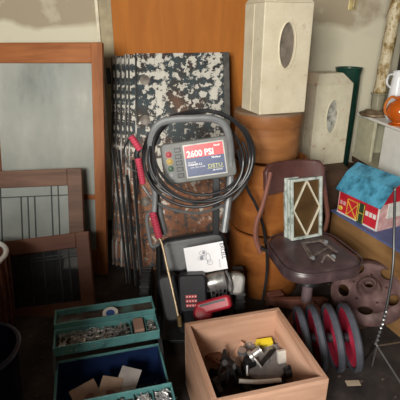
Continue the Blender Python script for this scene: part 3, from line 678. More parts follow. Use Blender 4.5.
# rusty bracket on the seat
brk = mat('rusty_bracket', (.20, .16, .15), .55, .4, var=.5, scale=30)
S0 = .494
def onseat(u, v, z=S0): return Z(u, v, z)
t = thing('metal_bracket', 'loose greyish metal bracket with bent arms lying on the chair seat', 'bracket', onseat(318, 252))
k = MB()
k.bar(onseat(303, 243), onseat(312, 258), .022, .008); k.bar(onseat(303, 243), onseat(326, 240), .010, .008)
k.bar(onseat(312, 257), onseat(330, 246), .012, .008); k.bar(onseat(320, 240), onseat(337, 252), .013, .010)
k.build('arm', brk, t, world=True, bevel=.002)
k = MB(); k.cyl(onseat(326, 242), onseat(326, 242, S0 + .014), .010, seg=14); k.cyl(onseat(333, 257), onseat(333, 257, S0 + .010), .012, seg=14); k.cyl(onseat(313, 258), onseat(313, 258, S0 + .012), .009, seg=14)
k.build('bolt', M['dark_metal'], t, world=True)
k = MB(); k.tube([onseat(322, 262), onseat(327, 255, S0 + .012), onseat(335, 261)], .006, 8).build('hook', brk, t, world=True, smooth=True)

# ================================================================ OPEN WOODEN CRATE
pine = wood('pine_board', (.36, .19, .12), (.70, .44, .32), 'x', 3.5, .55)
piney = wood('pine_board_side', (.36, .19, .12), (.70, .44, .32), 'y', 3.5, .55)
CR = R(14.5); cc = V((.192, 1.268, 0)); cs = .42; chh = .33; th = .02
crate = thing('pine_box', 'open pine box of tools and scrap on the floor', 'wooden box', cc, (0, 0, CR))
MB().box((0, cs / 2 - th / 2, chh / 2), (cs, th, chh)).build('board', pine, crate, bevel=.002)
MB().box((0, -cs / 2 + th / 2, chh / 2), (cs, th, chh)).build('board', pine, crate, bevel=.002)
for sx in (-1, 1): MB().box((sx * (cs / 2 - th / 2), 0, chh / 2), (th, cs - 2 * th, chh)).build('board', piney, crate, bevel=.002)
MB().box((0, 0, .01), (cs - 2 * th, cs - 2 * th, .02)).build('bottom_board', brownw, crate)
cm_ = crate.matrix_basis
def inb(u, v, z): return Z(u, v, z)
scrap = mat('dark_scrap', (.03, .026, .026), .5, .5, var=.6, scale=30)
k = MB(); random.seed(3)
for i in range(110):
    p = cm_ @ V((random.uniform(-.165, .165), random.uniform(-.165, .165), random.uniform(.05, .10)))
    k.box(p, (random.uniform(.02, .055), random.uniform(.015, .03), random.uniform(.02, .04)), (random.uniform(-.4, .4), random.uniform(-.4, .4), random.uniform(0, 3)))
tag(k.build('scrap_metal', scrap, None, world=True, bevel=.003), 'jumble of small dark scrap parts in the bottom of the pine box', 'scrap', kind='stuff')
# yellow box
zt = .175
def ybox(u, v, z, s, rz, name, label, cat, m, bev=.003, tilt=0):
    p = Z(u, v, z); t = MB().box((0, 0, 0), s).build(name, m, bevel=bev)
    t.location = p; t.rotation_euler = (tilt, 0, rz); return tag(t, label, cat)
yb = thing('yellow_box', 'small yellow cardboard box with dark print in the pine box', 'box', Z(264, 343, .19), (R(20), 0, R(12)))
MB().box((0, 0, 0), (.070, .028, .034)).build('carton', mat('yellow_card', (.78, .62, .03), .5, bump=0), yb, bevel=.0015)
MB().box((-.008, -.0145, .001), (.034, .001, .012)).build('printed_panel', mat('dark_olive_print', (.25, .2, .02), .5, bump=0), yb)
# stick
k = MB().bar(Z(235, 357, .15), Z(243, 342, .21), .022, .010)
tag(k.build('wooden_stick', pine, None, world=True, bevel=.002), 'short pale wooden stick standing up in the pine box', 'stick')
# grey disc with a hub
gm = frame(Z(265, 362, .145), V((1, .2, 0)), V((-.15, -.35, 1)))
t = thing('grinding_wheel', 'large grey abrasive disc leaning in the middle of the pine box', 'disc', m=gm)
MB().lathe([(.012, -.010), (.088, -.010), (.092, -.006), (.092, .006), (.088, .010), (.012, .010), (.012, -.010)], 40, cap=False).build('disc', mat('grey_abrasive', (.17, .15, .15), .7, scale=60), t, smooth=True)
MB().lathe([(.006, .010), (.022, .010), (.020, .018), (.006, .018)], 24, cap=False).build('hub', M['steel'], t, smooth=True)
MB().bar((-.03, -.02, .016), (.055, .04, .016), .02, .012).build('guard_arm', scrap, t, bevel=.003)
# carburettor
t = thing('carburettor', 'silvery cast metal carburettor in front of the wooden stick in the pine box', 'engine part', Z(250, 357, .18), (0, 0, .3))
MB().lathe([(.01, 0), (.024, 0), (.024, .012), (.016, .018), (.016, .045), (.022, .05), (.022, .056), (0, .056)], 24, Matrix.Rotation(R(60), 4, 'Y')).build('body', M['chrome'], t, smooth=True)
MB().box((0, 0, -.03), (.05, .04, .05)).build('bowl', M['dark_metal'], t, bevel=.008)
MB().cyl((-.02, -.02, -.02), (-.03, -.045, -.05), .006).cyl((.01, -.02, .01), (.03, -.05, -.02), .005).build('pipe', M['steel'], t, smooth=True)
MB().cyl((-.03, .02, .01), (-.03, .02, .028), .018, seg=24).build('cap', M['steel'], t, smooth=True)
# white pipe across the front
k = MB().tube([Z(239, 381, .19), Z(258, 382, .19), Z(281, 380, .19)], .0085, 12)
tag(k.build('plastic_pipe', M['white'], None, world=True, smooth=True), 'white plastic pipe lying across the front of the pine box contents', 'pipe')
ybox(283, 356, .185, (.05, .02, .055), .3, 'white_block', 'small off-white block at the right wall inside the pine box', 'block', mat('offwhite', (.62, .60, .56), .5, bump=0), tilt=R(-15))
# leather glove
lea = mat('brown_leather', (.16, .065, .035), .6, var=.35)
k = MB().lump((0, 0, 0), (.042, .03, .016), 3, .2, 2, 1)
g = thing('leather_glove', 'crumpled brown leather glove at the left end of the pine box', 'glove', Z(213, 355, .15), (0, 0, R(-10)))
k.build('palm', lea, g, smooth=True)
for i, yy in enumerate((-.018, -.006, .006, .018)): MB().tube([(.025, yy, 0), (.048, yy * 1.2, -.002), (.064 - abs(yy), yy * 1.3, -.012)], .0075, 8).build('finger', lea, g, smooth=True)
MB().tube([(0, -.02, 0), (.018, -.038, .002), (.035, -.04, -.004)], .008, 8).build('thumb', lea, g, smooth=True)
# pliers standing up
def pliers(u, v, z, rot, label):
    t = thing('pliers', label, 'pliers', Z(u, v, z), rot)
    for s in (-1, 1):
        MB().tube([(s * .004, 0, 0), (s * .02, 0, -.035), (s * .018, 0, -.085)], .006, 8).build('handle', M['black_plastic'], t, smooth=True)
        MB().hexa([(0, -.005, 0), (s * .016, -.005, 0), (s * .016, .005, 0), (0, .005, 0), (0, -.003, .05), (s * .004, -.003, .05), (s * .004, .003, .05), (0, .003, .05)]).build('jaw', scrap, t)
    MB().cyl((0, -.007, -.002), (0, .007, -.002), .012).build('pivot', M['steel'], t, smooth=True)
pliers(224, 362, .20, (R(-30), R(18), .4), 'dark pliers standing upright near the left of the pine box')
pliers(233, 366, .19, (R(-20), R(-14), 1.2), 'dark pliers beside the abrasive disc in the pine box')
# small black motor, right
t = thing('small_motor', 'small black electric motor in the front right of the pine box', 'motor', Z(291, 371, .15), (0, 0, .2))
MB().lathe([(0, -.028), (.02, -.028), (.023, -.024), (.023, .020), (.018, .026), (.008, .028), (.008, .038), (0, .038)], 24, Matrix.Rotation(R(70), 4, 'Y'), cap=False).build('housing', M['black_plastic'], t, smooth=True)
MB().box((0, .0, .022), (.03, .016, .012)).build('terminal_block', M['black_plastic'], t, bevel=.002)
t = thing('black_handle_tool', 'black pistol-grip tool lying at the front left of the pine box', 'tool', Z(222, 378, .14), (0, 0, .7))
MB().cyl((-.05, 0, 0), (.05, 0, 0), .018).build('barrel', M['black_plastic'], t, smooth=True)
MB().bar((-.03, 0, -.005), (-.05, -.05, -.01), .022, .02).build('grip', M['rubber'], t, bevel=.005)
for i, (u, v) in enumerate(((243, 348), (249, 344), (277, 346), (272, 350))):
    t = MB().lathe([(.006, 0), (.013, 0), (.013, .006), (.006, .006), (.006, 0)], 16, cap=False).build('washer_ring', M['steel'], smooth=True)
    t.location = Z(u, v, .175); t.rotation_euler = (R(50 + 10 * i), .3 * i, 0)
    tag(t, ['steel ring just right of the wooden stick', 'steel ring between the wooden stick and yellow box', 'steel ring right of the yellow box', 'steel ring under the yellow box'][i] + ' in the pine box', 'ring', 'steel rings in the pine box')

# ================================================================ TEAL TOOLBOX
ta = R(14.8); tbm = T((-.64, 1.537, 0)) @ Matrix.Rotation(ta, 4, 'Z')   # local +x along width, -y toward room
tb = thing('toolbox', 'open teal cantilever toolbox full of screws and cards on the floor', 'toolbox', m=tbm)
WB = .428
def tray(y0, y1, zb, zt, name, dividers=(), inner=None, wt=.005, par=tb):
    k = MB(); w = wt
    k.box((WB / 2, (y0 + y1) / 2, zb + w / 2), (WB, y0 - y1, w))
    k.box((WB / 2, y0 - w / 2, (zb + zt) / 2), (WB, w, zt - zb)); k.box((WB / 2, y1 + w / 2, (zb + zt) / 2), (WB, w, zt - zb))
    k.box((w / 2, (y0 + y1) / 2, (zb + zt) / 2), (w, y0 - y1 - 2 * w, zt - zb)); k.box((WB - w / 2, (y0 + y1) / 2, (zb + zt) / 2), (w, y0 - y1 - 2 * w, zt - zb))
    k.tube([(0, y0, zt), (WB, y0, zt), (WB, y1, zt), (0, y1, zt)], .0035, 6, closed=True, n=1)
    o = k.build(name, M['teal'], par, bevel=.001)
    for d in dividers: MB().box((d, (y0 + y1) / 2, (zb + zt) / 2 - .004), (.004, y0 - y1 - 2 * w, zt - zb - .006)).build('divider', M['teal'], o)
    if inner: MB().box((WB / 2, (y0 + y1) / 2, zb + w + .001), (WB - 2 * w, y0 - y1 - 2 * w, .002)).build('liner', inner, o)
    return o
worn = patchy('worn_tray_paint', [(.40, (.035, .022, .02)), (.52, (.10, .07, .06)), (.60, (.10, .20, .19))], 12, .6)
tray(0, -.098, .268, .30, 'upper_tray', (), worn)
tray(-.104, -.215, .232, .276, 'middle_tray', (.315, .378), worn)
mainb = tray(-.180, -.500, .0, .175, 'body', (), None, .006)
MB().box((WB / 2, -.494, .0875), (WB - .014, .002, .165)).build('blue_lining', M['navy'], mainb)
MB().box((WB / 2, -.187, .0875), (WB - .014, .002, .165)).build('blue_lining', M['navy'], mainb)
MB().box((WB / 2, -.34, .008), (WB - .014, .300, .003)).build('blue_lining', M['navy'], mainb)
for x in (.008, WB - .008): MB().box((x, -.34, .0875), (.002, .300, .165)).build('blue_lining', M['navy'], mainb)
tray(-.462, -.590, .190, .228, 'front_tray', (.285, .355), worn)
for x in (-.004, WB + .004):
    MB().bar((x, -.25, .12), (x, -.10, .22), .004, .014, (1, 0, 0)).bar((x, -.30, .12), (x, -.15, .24), .004, .014, (1, 0, 0)).bar((x, -.30, .12), (x, -.03, .275), .004, .014, (1, 0, 0)).build('hinge_arm', M['dark_metal'], tb)
    MB().bar((x, -.42, .12), (x, -.53, .22), .004, .014, (1, 0, 0)).build('hinge_arm', M['dark_metal'], tb)
def screws(x0, x1, y0, y1, z, n, label, m, big=1, name='screws'):
    k = MB()
    for i in range(n):
        p = tbm @ V((random.uniform(x0, x1), random.uniform(y1, y0), z + random.uniform(0, .012)))
        a = random.uniform(0, 6.28); e = random.uniform(-.5, .5); L = random.uniform(.010, .026) * big
        d = V((math.cos(a) * math.cos(e), math.sin(a) * math.cos(e), math.sin(e))) * L
        if p.z - abs(d.z) / 1 < z - .004: d.z = abs(d.z)
        k.cyl(p, p + d, .0022 * big, .0012 * big, 6); k.cyl(p - d * .12, p, .0048 * big, .0048 * big, 7)
    return tag(k.build(name, m, None, world=True), label, 'screws', kind='stuff')
random.seed(11)
mixs = mat('mixed_screws', (.55, .52, .50), .35, .8, var=.6, scale=40)
drk = mat('dark_bits', (.14, .12, .11), .45, .6, var=.6, scale=40)
screws(.02, .30, -.107, -.212, .250, 300, 'heap of assorted screws and fittings in the long middle tray', mixs)
screws(.388, .415, -.107, -.212, .250, 60, 'screws in the right end of the middle tray', mixs, .8)
screws(.30, .342, -.478, -.575, .208, 130, 'pale small screws in the middle pocket of the front tray', mat('zinc_screws', (.72, .76, .85), .35, .7, var=.4, scale=40), .9)
screws(.365, .412, -.478, -.575, .208, 130, 'pale small screws in the right pocket of the front tray', bpy.data.materials['zinc_screws'], .9)
screws(.02, .27, -.478, -.575, .205, 110, 'dark fixings in the long left pocket of the front tray', drk, 1.1)
screws(.26, .40, -.24, -.30, .013, 50, 'loose bits in the bottom right of the toolbox body', drk, 1.2)
# a few larger fittings
for i, (x, y, rz) in enumerate(((.16, -.15, .2), (.20, -.165, 1.2), (.235, -.15, 2.2), (.265, -.17, .6), (.14, -.18, 2.6), (.29, -.14, 1.5))):
    t = MB().cyl((-.015, 0, 0), (.012, 0, 0), .004, seg=10).cyl((-.020, 0, 0), (-.014, 0, 0), .009, seg=6).build('bolt', M['steel'])
    t.matrix_basis = tbm @ T((x, y, .270)) @ Matrix.Rotation(rz, 4, 'Z')
    tag(t, 'bright steel bolt lying on the screws in the middle tray', 'bolt', 'bright bolts in the middle tray')
# wood block in pocket
t = MB().box((0, 0, 0), (.042, .08, .045)).build('wood_block', mat('pinkish_wood', (.36, .22, .17), .6), bevel=.003)
t.matrix_basis = tbm @ T((.347, -.160, .262)); tag(t, 'pinkish wooden block filling a small pocket of the middle tray', 'block')
# blue tape reel
t = thing('tape_reel', 'round white and blue tape reel in the upper tray', 'tape', m=tbm @ T((.235, -.060, .280)) @ Matrix.Rotation(R(12), 4, 'X'))
MB().lathe([(.020, 0), (.034, 0), (.034, .012), (.020, .012), (.020, 0)], 32, cap=False).build('rim', M['white'], t, smooth=True)
MB().lathe([(0, 0), (.0195, 0), (.0195, .009), (0, .009)], 32, cap=False).build('core', mat('blue_core', (.03, .10, .35), .4), t, smooth=True)
# cards
for i, (x, y, rz, tx, w, h, lab, cl) in enumerate(((.115, -.375, R(25), 28, .105, .10, 'tan printed card leaning at the left of the toolbox body', (.32, .21, .15)),
                                          (.20, -.385, R(-25), 26, .085, .11, 'tan card with an oval mark in the middle of the toolbox body', (.34, .23, .17)),
                                          (.27, -.375, R(-32), 28, .085, .12, 'plain grey card at the right of the toolbox cards', (.36, .33, .32)))):
    t = thing('paper_card', lab, 'card', m=tbm @ T((x, y + .02, .135 + .014 * i)) @ Matrix.Rotation(rz, 4, 'Z') @ Matrix.Rotation(R(tx), 4, 'X'))
    MB().box((0, 0, 0), (w, h, .003)).build('card', mat('card_%d' % i, cl, .7), t)
    if i < 2: MB().lathe([(0, 0), (1, 0), (1, .001), (0, .001)], 24, T((.008, -.005, .0016)) @ Matrix.Diagonal((.02, .011, 1, 1)), cap=False).build('printed_mark', mat('mark_%d' % i, (.18, .08, .06), .6, bump=0), t)

# ================================================================ FOUR RED WHEELS
slate = mat('slate_rim', (.065, .07, .09), .5, var=.35)
redw = patchy('dusty_red', [(.35, (.38, .02, .05)), (.65, (.62, .04, .10))], 8, .5)
blackc = mat('wheel_black', (.03, .025, .03), .6)
def rwheel(x, y, r, tilt, label, yaw=0):
    # axis along X; face toward -X
    m = T((x, y, 0)) @ Matrix.Rotation(yaw, 4, 'Z') @ Matrix.Rotation(tilt, 4, 'Y') @ T((0, 0, r)) @ Matrix.Rotation(R(-90), 4, 'Y')
    t = thing('red_wheel', label, 'wheel', m=m, group='row of red wheels with grey rims')
    MB().lathe([(r - .020, -.012), (r - .008, -.016), (r, -.008), (r, .008), (r - .008, .016), (r - .020, .012), (r - .024, 0), (r - .020, -.012)], 56, cap=False).build('rim', slate, t, smooth=True)
    MB().lathe([(0, .004), (.03, .004), (.035, .002), (r * .62, -.006), (r - .022, .006), (r - .022, .0), (r * .62, -.012), (.03, -.004), (0, -.004)], 48, cap=False).build('dish', redw, t, smooth=True)
    MB().lathe([(.008, .004), (.022, .004), (.022, .022), (.018, .026), (.008, .026)], 24, cap=False).build('hub', blackc, t, smooth=True)
    return t
tl_ = R(-9)
rwheel(.492, 1.545, .146, tl_, 'smallest red wheel with grey rim, nearest the pine box')
rwheel(.555, 1.545, .150, tl_, 'red wheel with grey rim, second from the pine box')
rwheel(.630, 1.545, .152, tl_, 'red wheel with grey rim, third from the pine box')
rwheel(.705, 1.545, .154, tl_, 'red wheel with grey rim, farthest from the pine box')

# ================================================================ RUSTY BRAKE DRUM
rust = patchy('purple_rust', [(.3, (.05, .026, .025)), (.5, (.13, .075, .075)), (.7, (.26, .165, .16))], 9, .6, .2, detail=9)
dn = V((-.30, -.42, .86))
dm_ = frame(V((.855, 1.80, .235)), V((1, .2, 0)), dn)
drum = thing('rusty_wheel_hub', 'rusty pressed steel wheel with round holes, leaning between chair and trunk', 'wheel', m=dm_)
k = MB().lathe([(.02, .035), (.05, .035), (.062, .012), (.10, .006), (.14, .018), (.16, .010), (.185, -.012), (.188, -.022), (.180, -.024), (.155, .0), (.14, .008), (.10, -.006), (.055, 0), (.02, .02), (.02, .035)], 64, cap=False)
ob = k.build('disc', rust, drum, smooth=True)
cs_ = []
for i in range(5):
    a_ = R(20 + 72 * i); c = V((.122 * math.cos(a_), .122 * math.sin(a_), 0))
    cs_.append(MB().lathe([(1, -.08), (1, .08)], 20, T(c) @ Matrix.Rotation(a_, 4, 'Z') @ Matrix.Diagonal((.026, .036, 1, 1))).build('cutter', rust, drum))
for i in range(5):
    a_ = R(56 + 72 * i); c = V((.082 * math.cos(a_), .082 * math.sin(a_), 0))
    cs_.append(MB().lathe([(.006, -.08), (.006, .08)], 12, T(c)).build('cutter', rust, drum))
cut(ob, cs_)
MB().lathe([(.026, .03), (.034, .03), (.034, .062), (.032, .066), (.026, .066), (.024, .058), (.024, .03)], 32, cap=False).build('hub_collar', rust, drum, smooth=True)
for i in range(5):
    a_ = R(20 + 72 * i); MB().lathe([(0, .034), (.005, .034), (.005, .042), (0, .042)], 8, T((.046 * math.cos(a_), .046 * math.sin(a_), 0)), cap=False).build('lug_nut', rust, drum)
tag(MB().box((.855, 1.84, .05), (.14, .10, .10), (0, 0, R(20))).build('wood_offcut', brownw, bevel=.003), 'dark wooden block under the rusty wheel', 'block')

# ================================================================ PRESSURE WASHER
pw = thing('pressure_washer', 'pressure washer with grey handle, red and blue control panel and black engine', 'pressure washer', (-.02, 1.92, 0))
def wbar(pts, r, name, m, par=pw, seg=10, n=6): return MB().tube(pts, r, seg, n=n).build(name, m, par, world=True, smooth=True)
HY = 1.90
wbar([P(164, 234, 1.84), P(158, 205, 1.87), P(152, 175, 1.90), P(150.5, 150, 1.91), P(153, 133, HY), P(160, 123.5, HY), P(174, 119.5, HY), P(195, 118.5, HY), P(210, 118.5, HY), P(221, 122, HY), P(227.5, 131, HY), P(230.5, 148, 1.91), P(231, 170, 1.91), P(229, 195, 1.89), P(224, 232, 1.84)], .0175, 'handle', M['grey_tube'])
pc = P(198.5, 160, 1.925)
pm = T(pc) @ Matrix.Rotation(R(-8.5), 4, 'Y') @ Matrix.Rotation(R(-14), 4, 'X')
pm = pw.matrix_basis.inverted() @ pm
PW_, PH_ = .345, .195
panel = MB().prism(rrect(PW_, PH_, .022, 5), -.018, .018).build('control_panel', M['panel_grey'], pw, at=pm, bevel=.006)
stc = (.032, .0)   # sticker centre
SWd, SH = .182, .145
MB().box((stc[0], -.0190, stc[1]), (SWd + .012, .002, SH + .012)).build('sticker_border', mat('sticker_border', (.5, .5, .47), .5, bump=0), panel)
MB().box((stc[0], -.0205, stc[1] + SH * .30), (SWd, .002, SH * .40)).build('red_sticker', mat('sticker_red', (.62, .035, .05), .4, bump=0), panel)
MB().box((stc[0], -.0205, stc[1] - SH * .20), (SWd, .002, SH * .60)).build('blue_sticker', mat('sticker_blue', (.018, .04, .14), .4, bump=0), panel)
wt_ = mat('print_white', (.85, .85, .85), .5, bump=0)
def ptx(s, x, z, size, m=wt_, b=.0, sx=1): return text(s, size, m, panel, T((x, -.0222, z)), bold=b, sx=sx)
lx = stc[0] - SWd / 2
ptx('2600 PSI', lx + .008, .020, .040, b=.0012, sx=.92)
ptx('Excell', lx + .140, .056, .012, b=.0004)
ptx('7.0 Hour', lx + .122, .001, .012, b=.0004)
ptx('PRESSURE', lx + .008, -.010, .009)
ptx('WASHER 2.2', lx + .008, -.022, .012, b=.0003)
ptx('GPM COLD WATER', lx + .018, -.034, .008)
olive = mat('print_olive', (.50, .50, .22), .5, bump=0)
ptx('DSTU', lx + .100, -.042, .024, olive, b=.0005, sx=1.15)
ptx('AIR POWER', lx + .12, -.058, .009, b=.0002)
MB().box((lx + .135, -.0218, -.046), (.078, .001, .002)).build('underline', olive, panel)
for i, (z, c) in enumerate(((.045, (.30, .02, .03)), (.012, (.36, .24, .04)), (-.022, (.04, .09, .05)), (-.055, (.22, .22, .23)))):
    MB().lathe([(0, .018), (.013, .018), (.012, .028), (.006, .030), (0, .030)], 20, T((-.135, 0, z)) @ Matrix.Rotation(R(90), 4, 'X'), cap=False).lathe([(.009, .01), (.016, .01), (.016, .020), (.009, .020)], 20, T((-.135, 0, z)) @ Matrix.Rotation(R(90), 4, 'X'), cap=False).build('nozzle_tip', mat('nozzle_%d' % i, c, .45, bump=0), panel, smooth=True)
k = MB()
for i in range(5): k.box((-.092, -.020, .06 - i * .03), (.030, .006, .020))
k.build('storage_clip', M['black_plastic'], panel, bevel=.002)
MB().box((0, 0, 0), (.035, .03, .30)).build('panel_stem', M['dark_metal'], pw, at=pw.matrix_basis.inverted() @ T(P(216, 205, 1.93)) @ Matrix.Rotation(R(-10), 4, 'X'), bevel=.004)
# body shroud
bc = P(194, 252, 1.93)
sh = MB(); 
prof = rrect(.345, .19, .05, 6)
sh.prism(prof, -.06, .12, Matrix.Rotation(R(-9), 4, 'Y'))
so = sh.build('shroud', mat('shroud_black', (.014, .015, .020), .42, spec=.45, var=.3), pw, at=pw.matrix_basis.inverted() @ T(bc) @ Matrix.Rotation(R(-24), 4, 'X'), bevel=.022, seg=4, smooth=True)
MB().prism(rrect(.30, .012, .005, 2), -.068, -.058, Matrix.Rotation(R(-9), 4, 'Y') @ T((0, 0, .055))).build('shroud_rib', M['black_plastic'], so)
# lower frame
for s, u0 in ((-1, 158), (1, 226)):
    x0 = P(u0, 232, 1.86).x
    wbar([V((x0, 1.86, .45)), V((x0 - .0 * s, 1.84, .28)), V((x0, 1.80, .12)), V((x0, 1.74, .06)), V((x0, 1.62, .055))], .014, 'frame_tube', M['dark_metal'])
MB().box((0, -.20, .075), (.34, .24, .02)).build('base_plate', M['dark_metal'], pw, bevel=.004)
for s in (-1, 1):
    k = MB().lathe([(.05, -.03), (.115, -.03), (.13, -.02), (.135, 0), (.13, .02), (.115, .03), (.05, .03)], 40, T((s * .245 - .02, .0, .135)) @ Matrix.Rotation(R(90), 4, 'Y'))
    wo = k.build('wheel', M['rubber'], pw, smooth=True)
    MB().lathe([(0, -.02), (.055, -.02), (.075, -.031), (.075, .031), (.055, .02), (0, .02)], 32, T((s * .245 - .02, .0, .135)) @ Matrix.Rotation(R(90), 4, 'Y'), cap=False).build('wheel_hub', mat('hub_grey', (.10, .10, .10), .5), wo, smooth=True)
    k = MB()
    for q in range(24):
        a_ = 2 * math.pi * q / 24; k.box((s * .245 - .02, .135 * math.cos(a_), .135 + .135 * math.sin(a_)), (.05, .012, .008), (a_ - math.pi / 2, 0, 0))
    k.build('tread', M['rubber'], wo)
MB().cyl((-.2, 0, .135), (.2, 0, .135), .012).build('axle', M['dark_metal'], pw)
# engine
k = MB().box(P(212, 306, 1.72) + V((-.06, 0, -.03)), (.20, .16, .15)); k.build('engine_block', M['dark_metal'], pw, world=True, bevel=.012)
af = T(P(193, 292, 1.66)) @ Matrix.Rotation(R(-3), 4, 'Y') @ Matrix.Rotation(R(-18), 4, 'X')
ao = MB().prism(rrect(.128, .175, .02, 5), -.03, .05).build('air_filter_cover', mat('cover_black', (.012, .012, .017), .45, spec=.3), pw, at=pw.matrix_basis.inverted() @ af, bevel=.008, seg=3, smooth=True)
rl = mat('label_red', (.45, .05, .06), .5, bump=0)
k = MB()
for r_ in range(3): k.box((-.008, -.0305, -.012 - r_ * .021), (.052, .0015, .014))
k.build('warning_label', rl, ao)
k = MB()
for r_ in range(3):
    for q in range(4): k.box((-.027 + q * .013, -.0315, -.012 - r_ * .021), (.006, .001, .006))
k.build('label_print', mat('label_print', (.7, .55, .55), .5, bump=0), ao)
# gas side
wp = P(171, 296, 1.69)
MB().prism(rrect(.085, .22, .03, 5), -.05, .05).build('pump_housing', mat('housing_dark', (.02, .02, .024), .4, spec=.4), pw, at=pw.matrix_basis.inverted() @ T(wp) @ Matrix.Rotation(R(-12), 4, 'Y') @ Matrix.Rotation(R(-20), 4, 'X'), bevel=.012, seg=3, smooth=True)
cpos = P(217, 281, 1.74)
cy = MB().lathe([(0, -.06), (.035, -.06), (.045, -.05), (.048, .03), (.040, .045), (0, .05)], 28, T(cpos) @ Matrix.Rotation(R(75), 4, 'Y'), cap=False)
cy.build('fuel_tank', M['chrome'], pw, world=True, smooth=True)
k = MB()
for i in range(6): k.box(cpos + V((-.045 + i * .018, -.022, -.04)), (.005, .05, .06))
k.build('cooling_fin', M['steel'], pw, world=True)
mp_ = P(236, 283, 1.72)
MB().prism(rrect(.075, .105, .03, 6), -.04, .05).build('muffler', mat('muffler_grey', (.34, .33, .32), .45, .5, var=.25), pw, at=pw.matrix_basis.inverted() @ T(mp_) @ Matrix.Rotation(R(8), 4, 'Y') @ Matrix.Rotation(R(-25), 4, 'X'), bevel=.014, seg=3, smooth=True)
wbar([P(226, 271, 1.70), P(230, 280, 1.66), P(232, 290, 1.66), P(229, 297, 1.68)], .006, 'exhaust_strap', M['steel'])
rm = T(P(214, 305, 1.62)) @ Matrix.Rotation(R(-18), 4, 'Y') @ Matrix.Rotation(R(-35), 4, 'X')
MB().prism(rrect(.165, .062, .018, 4), -.03, .05).build('red_shroud', M['red_paint'], pw, at=pw.matrix_basis.inverted() @ rm, bevel=.012, seg=3, smooth=True)
MB().prism(rrect(.12, .010, .004, 2), -.034, -.028, T((0, 0, .012))).build('shroud_trim', M['dark_metal'], pw, at=pw.matrix_basis.inverted() @ rm)
MB().lathe([(0, .0), (.040, .0), (.044, .008), (.036, .020), (.015, .024), (0, .024)], 28, T(P(203, 313, 1.60)) @ Matrix.Rotation(R(50), 4, 'X'), cap=False).build('recoil_starter', M['red_paint'], pw, world=True, smooth=True)
wbar([P(212, 297, 1.62), P(218, 292, 1.60), P(226, 294, 1.62)], .004, 'throttle_cable', M['rubber'])
wbar([P(199, 272, 1.74), P(203, 280, 1.70), P(208, 292, 1.66)], .005, 'fuel_line', M['rubber'])
# manual
a_, b_, c_, d_ = P(183.5, 249.5, 1.80), P(223, 240, 1.80), P(227.5, 268, 1.73), P(188.5, 276, 1.73)
ctr = (a_ + b_ + c_ + d_) / 4
mm_ = frame(ctr, (b_ - a_) + (c_ - d_), (a_ - d_) + (b_ - c_))
mw = ((b_ - a_).length + (c_ - d_).length) / 2; mh = ((a_ - d_).length + (b_ - c_).length) / 2
man = thing('instruction_booklet', 'white instruction booklet lying on the black engine shroud', 'booklet', m=mm_)
MB().box((0, 0, 0), (mw, .004, mh)).build('pages', M['paper'], man)
k = MB()
def pipe2(pts, r=.0010): k.tube([(x, -.0028, z) for x, z in pts], r, 5, n=3)
def ell(cx, cz, rx, rz, rt=0): return [(cx + rx * math.cos(q * math.pi / 8) * math.cos(rt) - rz * math.sin(q * math.pi / 8) * math.sin(rt), cz + rx * math.cos(q * math.pi / 8) * math.sin(rt) + rz * math.sin(q * math.pi / 8) * math.cos(rt)) for q in range(17)]
pipe2(ell(-.008, .028, .018, .010)); pipe2(ell(-.018, .004, .018, .009)); pipe2(ell(.018, -.022, .013, .012)); pipe2(ell(.014, 0, .010, .022)); pipe2([(-.02, .016), (0, .014), (.012, .02)]); pipe2([(-.004, .0), (.008, -.012), (.014, -.016)])
k.build('line_drawing', M['print_grey'], man)
k = MB().lathe([(0, .0), (.009, 0), (.009, .001), (0, .001)], 20, T((-.018, -.002, .004)) @ Matrix.Rotation(R(90), 4, 'X'), cap=False).lathe([(0, .0), (.007, 0), (.007, .001), (0, .001)], 20, T((-.004, -.002, .028)) @ Matrix.Rotation(R(90), 4, 'X'), cap=False); k.build('drawing_shade', M['print_grey'], man)
text('EXCELL', .026, M['print_dark'], man, T((mw * .43 - .004, -.0026, mh * .44)) @ Matrix.Rotation(R(90), 4, 'Y'), bold=.0003, sx=.85)
text('MANUAL', .010, M['print_grey'], man, T((mw * .33 - .004, -.0026, -mh * .12)) @ Matrix.Rotation(R(90), 4, 'Y'))

# hose
random.seed(5)
hs = thing('pressure_hose', 'coiled black high-pressure hose looped round the washer panel', 'hose', (-.02, 1.88, .55))
pts = []
loops = [(197, 160, 57, 49, 1.90), (201, 152, 49, 41, 1.875), (191, 163, 50, 49, 1.855), (203, 156, 50, 46, 1.84)]
NN = 28
for li, (cx, cz_, rx, ry, yy) in enumerate(loops):
    nx_ = loops[min(li + 1, len(loops) - 1)]
    for q in range(NN):
        f = q / NN; a_ = math.pi * .5 + 2 * math.pi * f      # start at top, go counter-clockwise (left, bottom, right)
        l = [loops[li][j] * (1 - f) + nx_[j] * f for j in range(5)]
        u = l[0] + l[2] * math.cos(a_); v = l[1] - l[3] * math.sin(a_)
        y_ = l[4] - .05 * max(0, -math.sin(a_)) + .19 * max(0, math.sin(a_)) ** 1.2
        pts.append(P(u, v, y_))
pts += [P(198, 112, 2.03), P(176, 118, 1.98), P(158, 132, 1.86), P(153, 150, 1.83), P(160, 172, 1.82), P(178, 189, 1.82), P(202, 195, 1.82), P(224, 190, 1.83), P(240, 176, 1.86), P(247, 158, 1.90), P(243, 142, 1.94)]
MB().tube(pts, .0068, 10, n=3).build('coil', M['hose'], hs, world=True, smooth=True)
wbar([P(143, 186, 1.84), P(150, 196, 1.83), P(163, 206, 1.83), P(185, 212, 1.84), P(205, 212, 1.86), P(232, 200, 1.90), P(250, 175, 1.93), P(254, 150, 1.98), P(246, 130, 2.0), P(236, 124, 2.02)], .0070, 'gun_end', mat('hose_highlight_grey', (.11, .115, .12), .4, spec=.6), hs)  # paler grey puts the highlight along this hose run into its colour
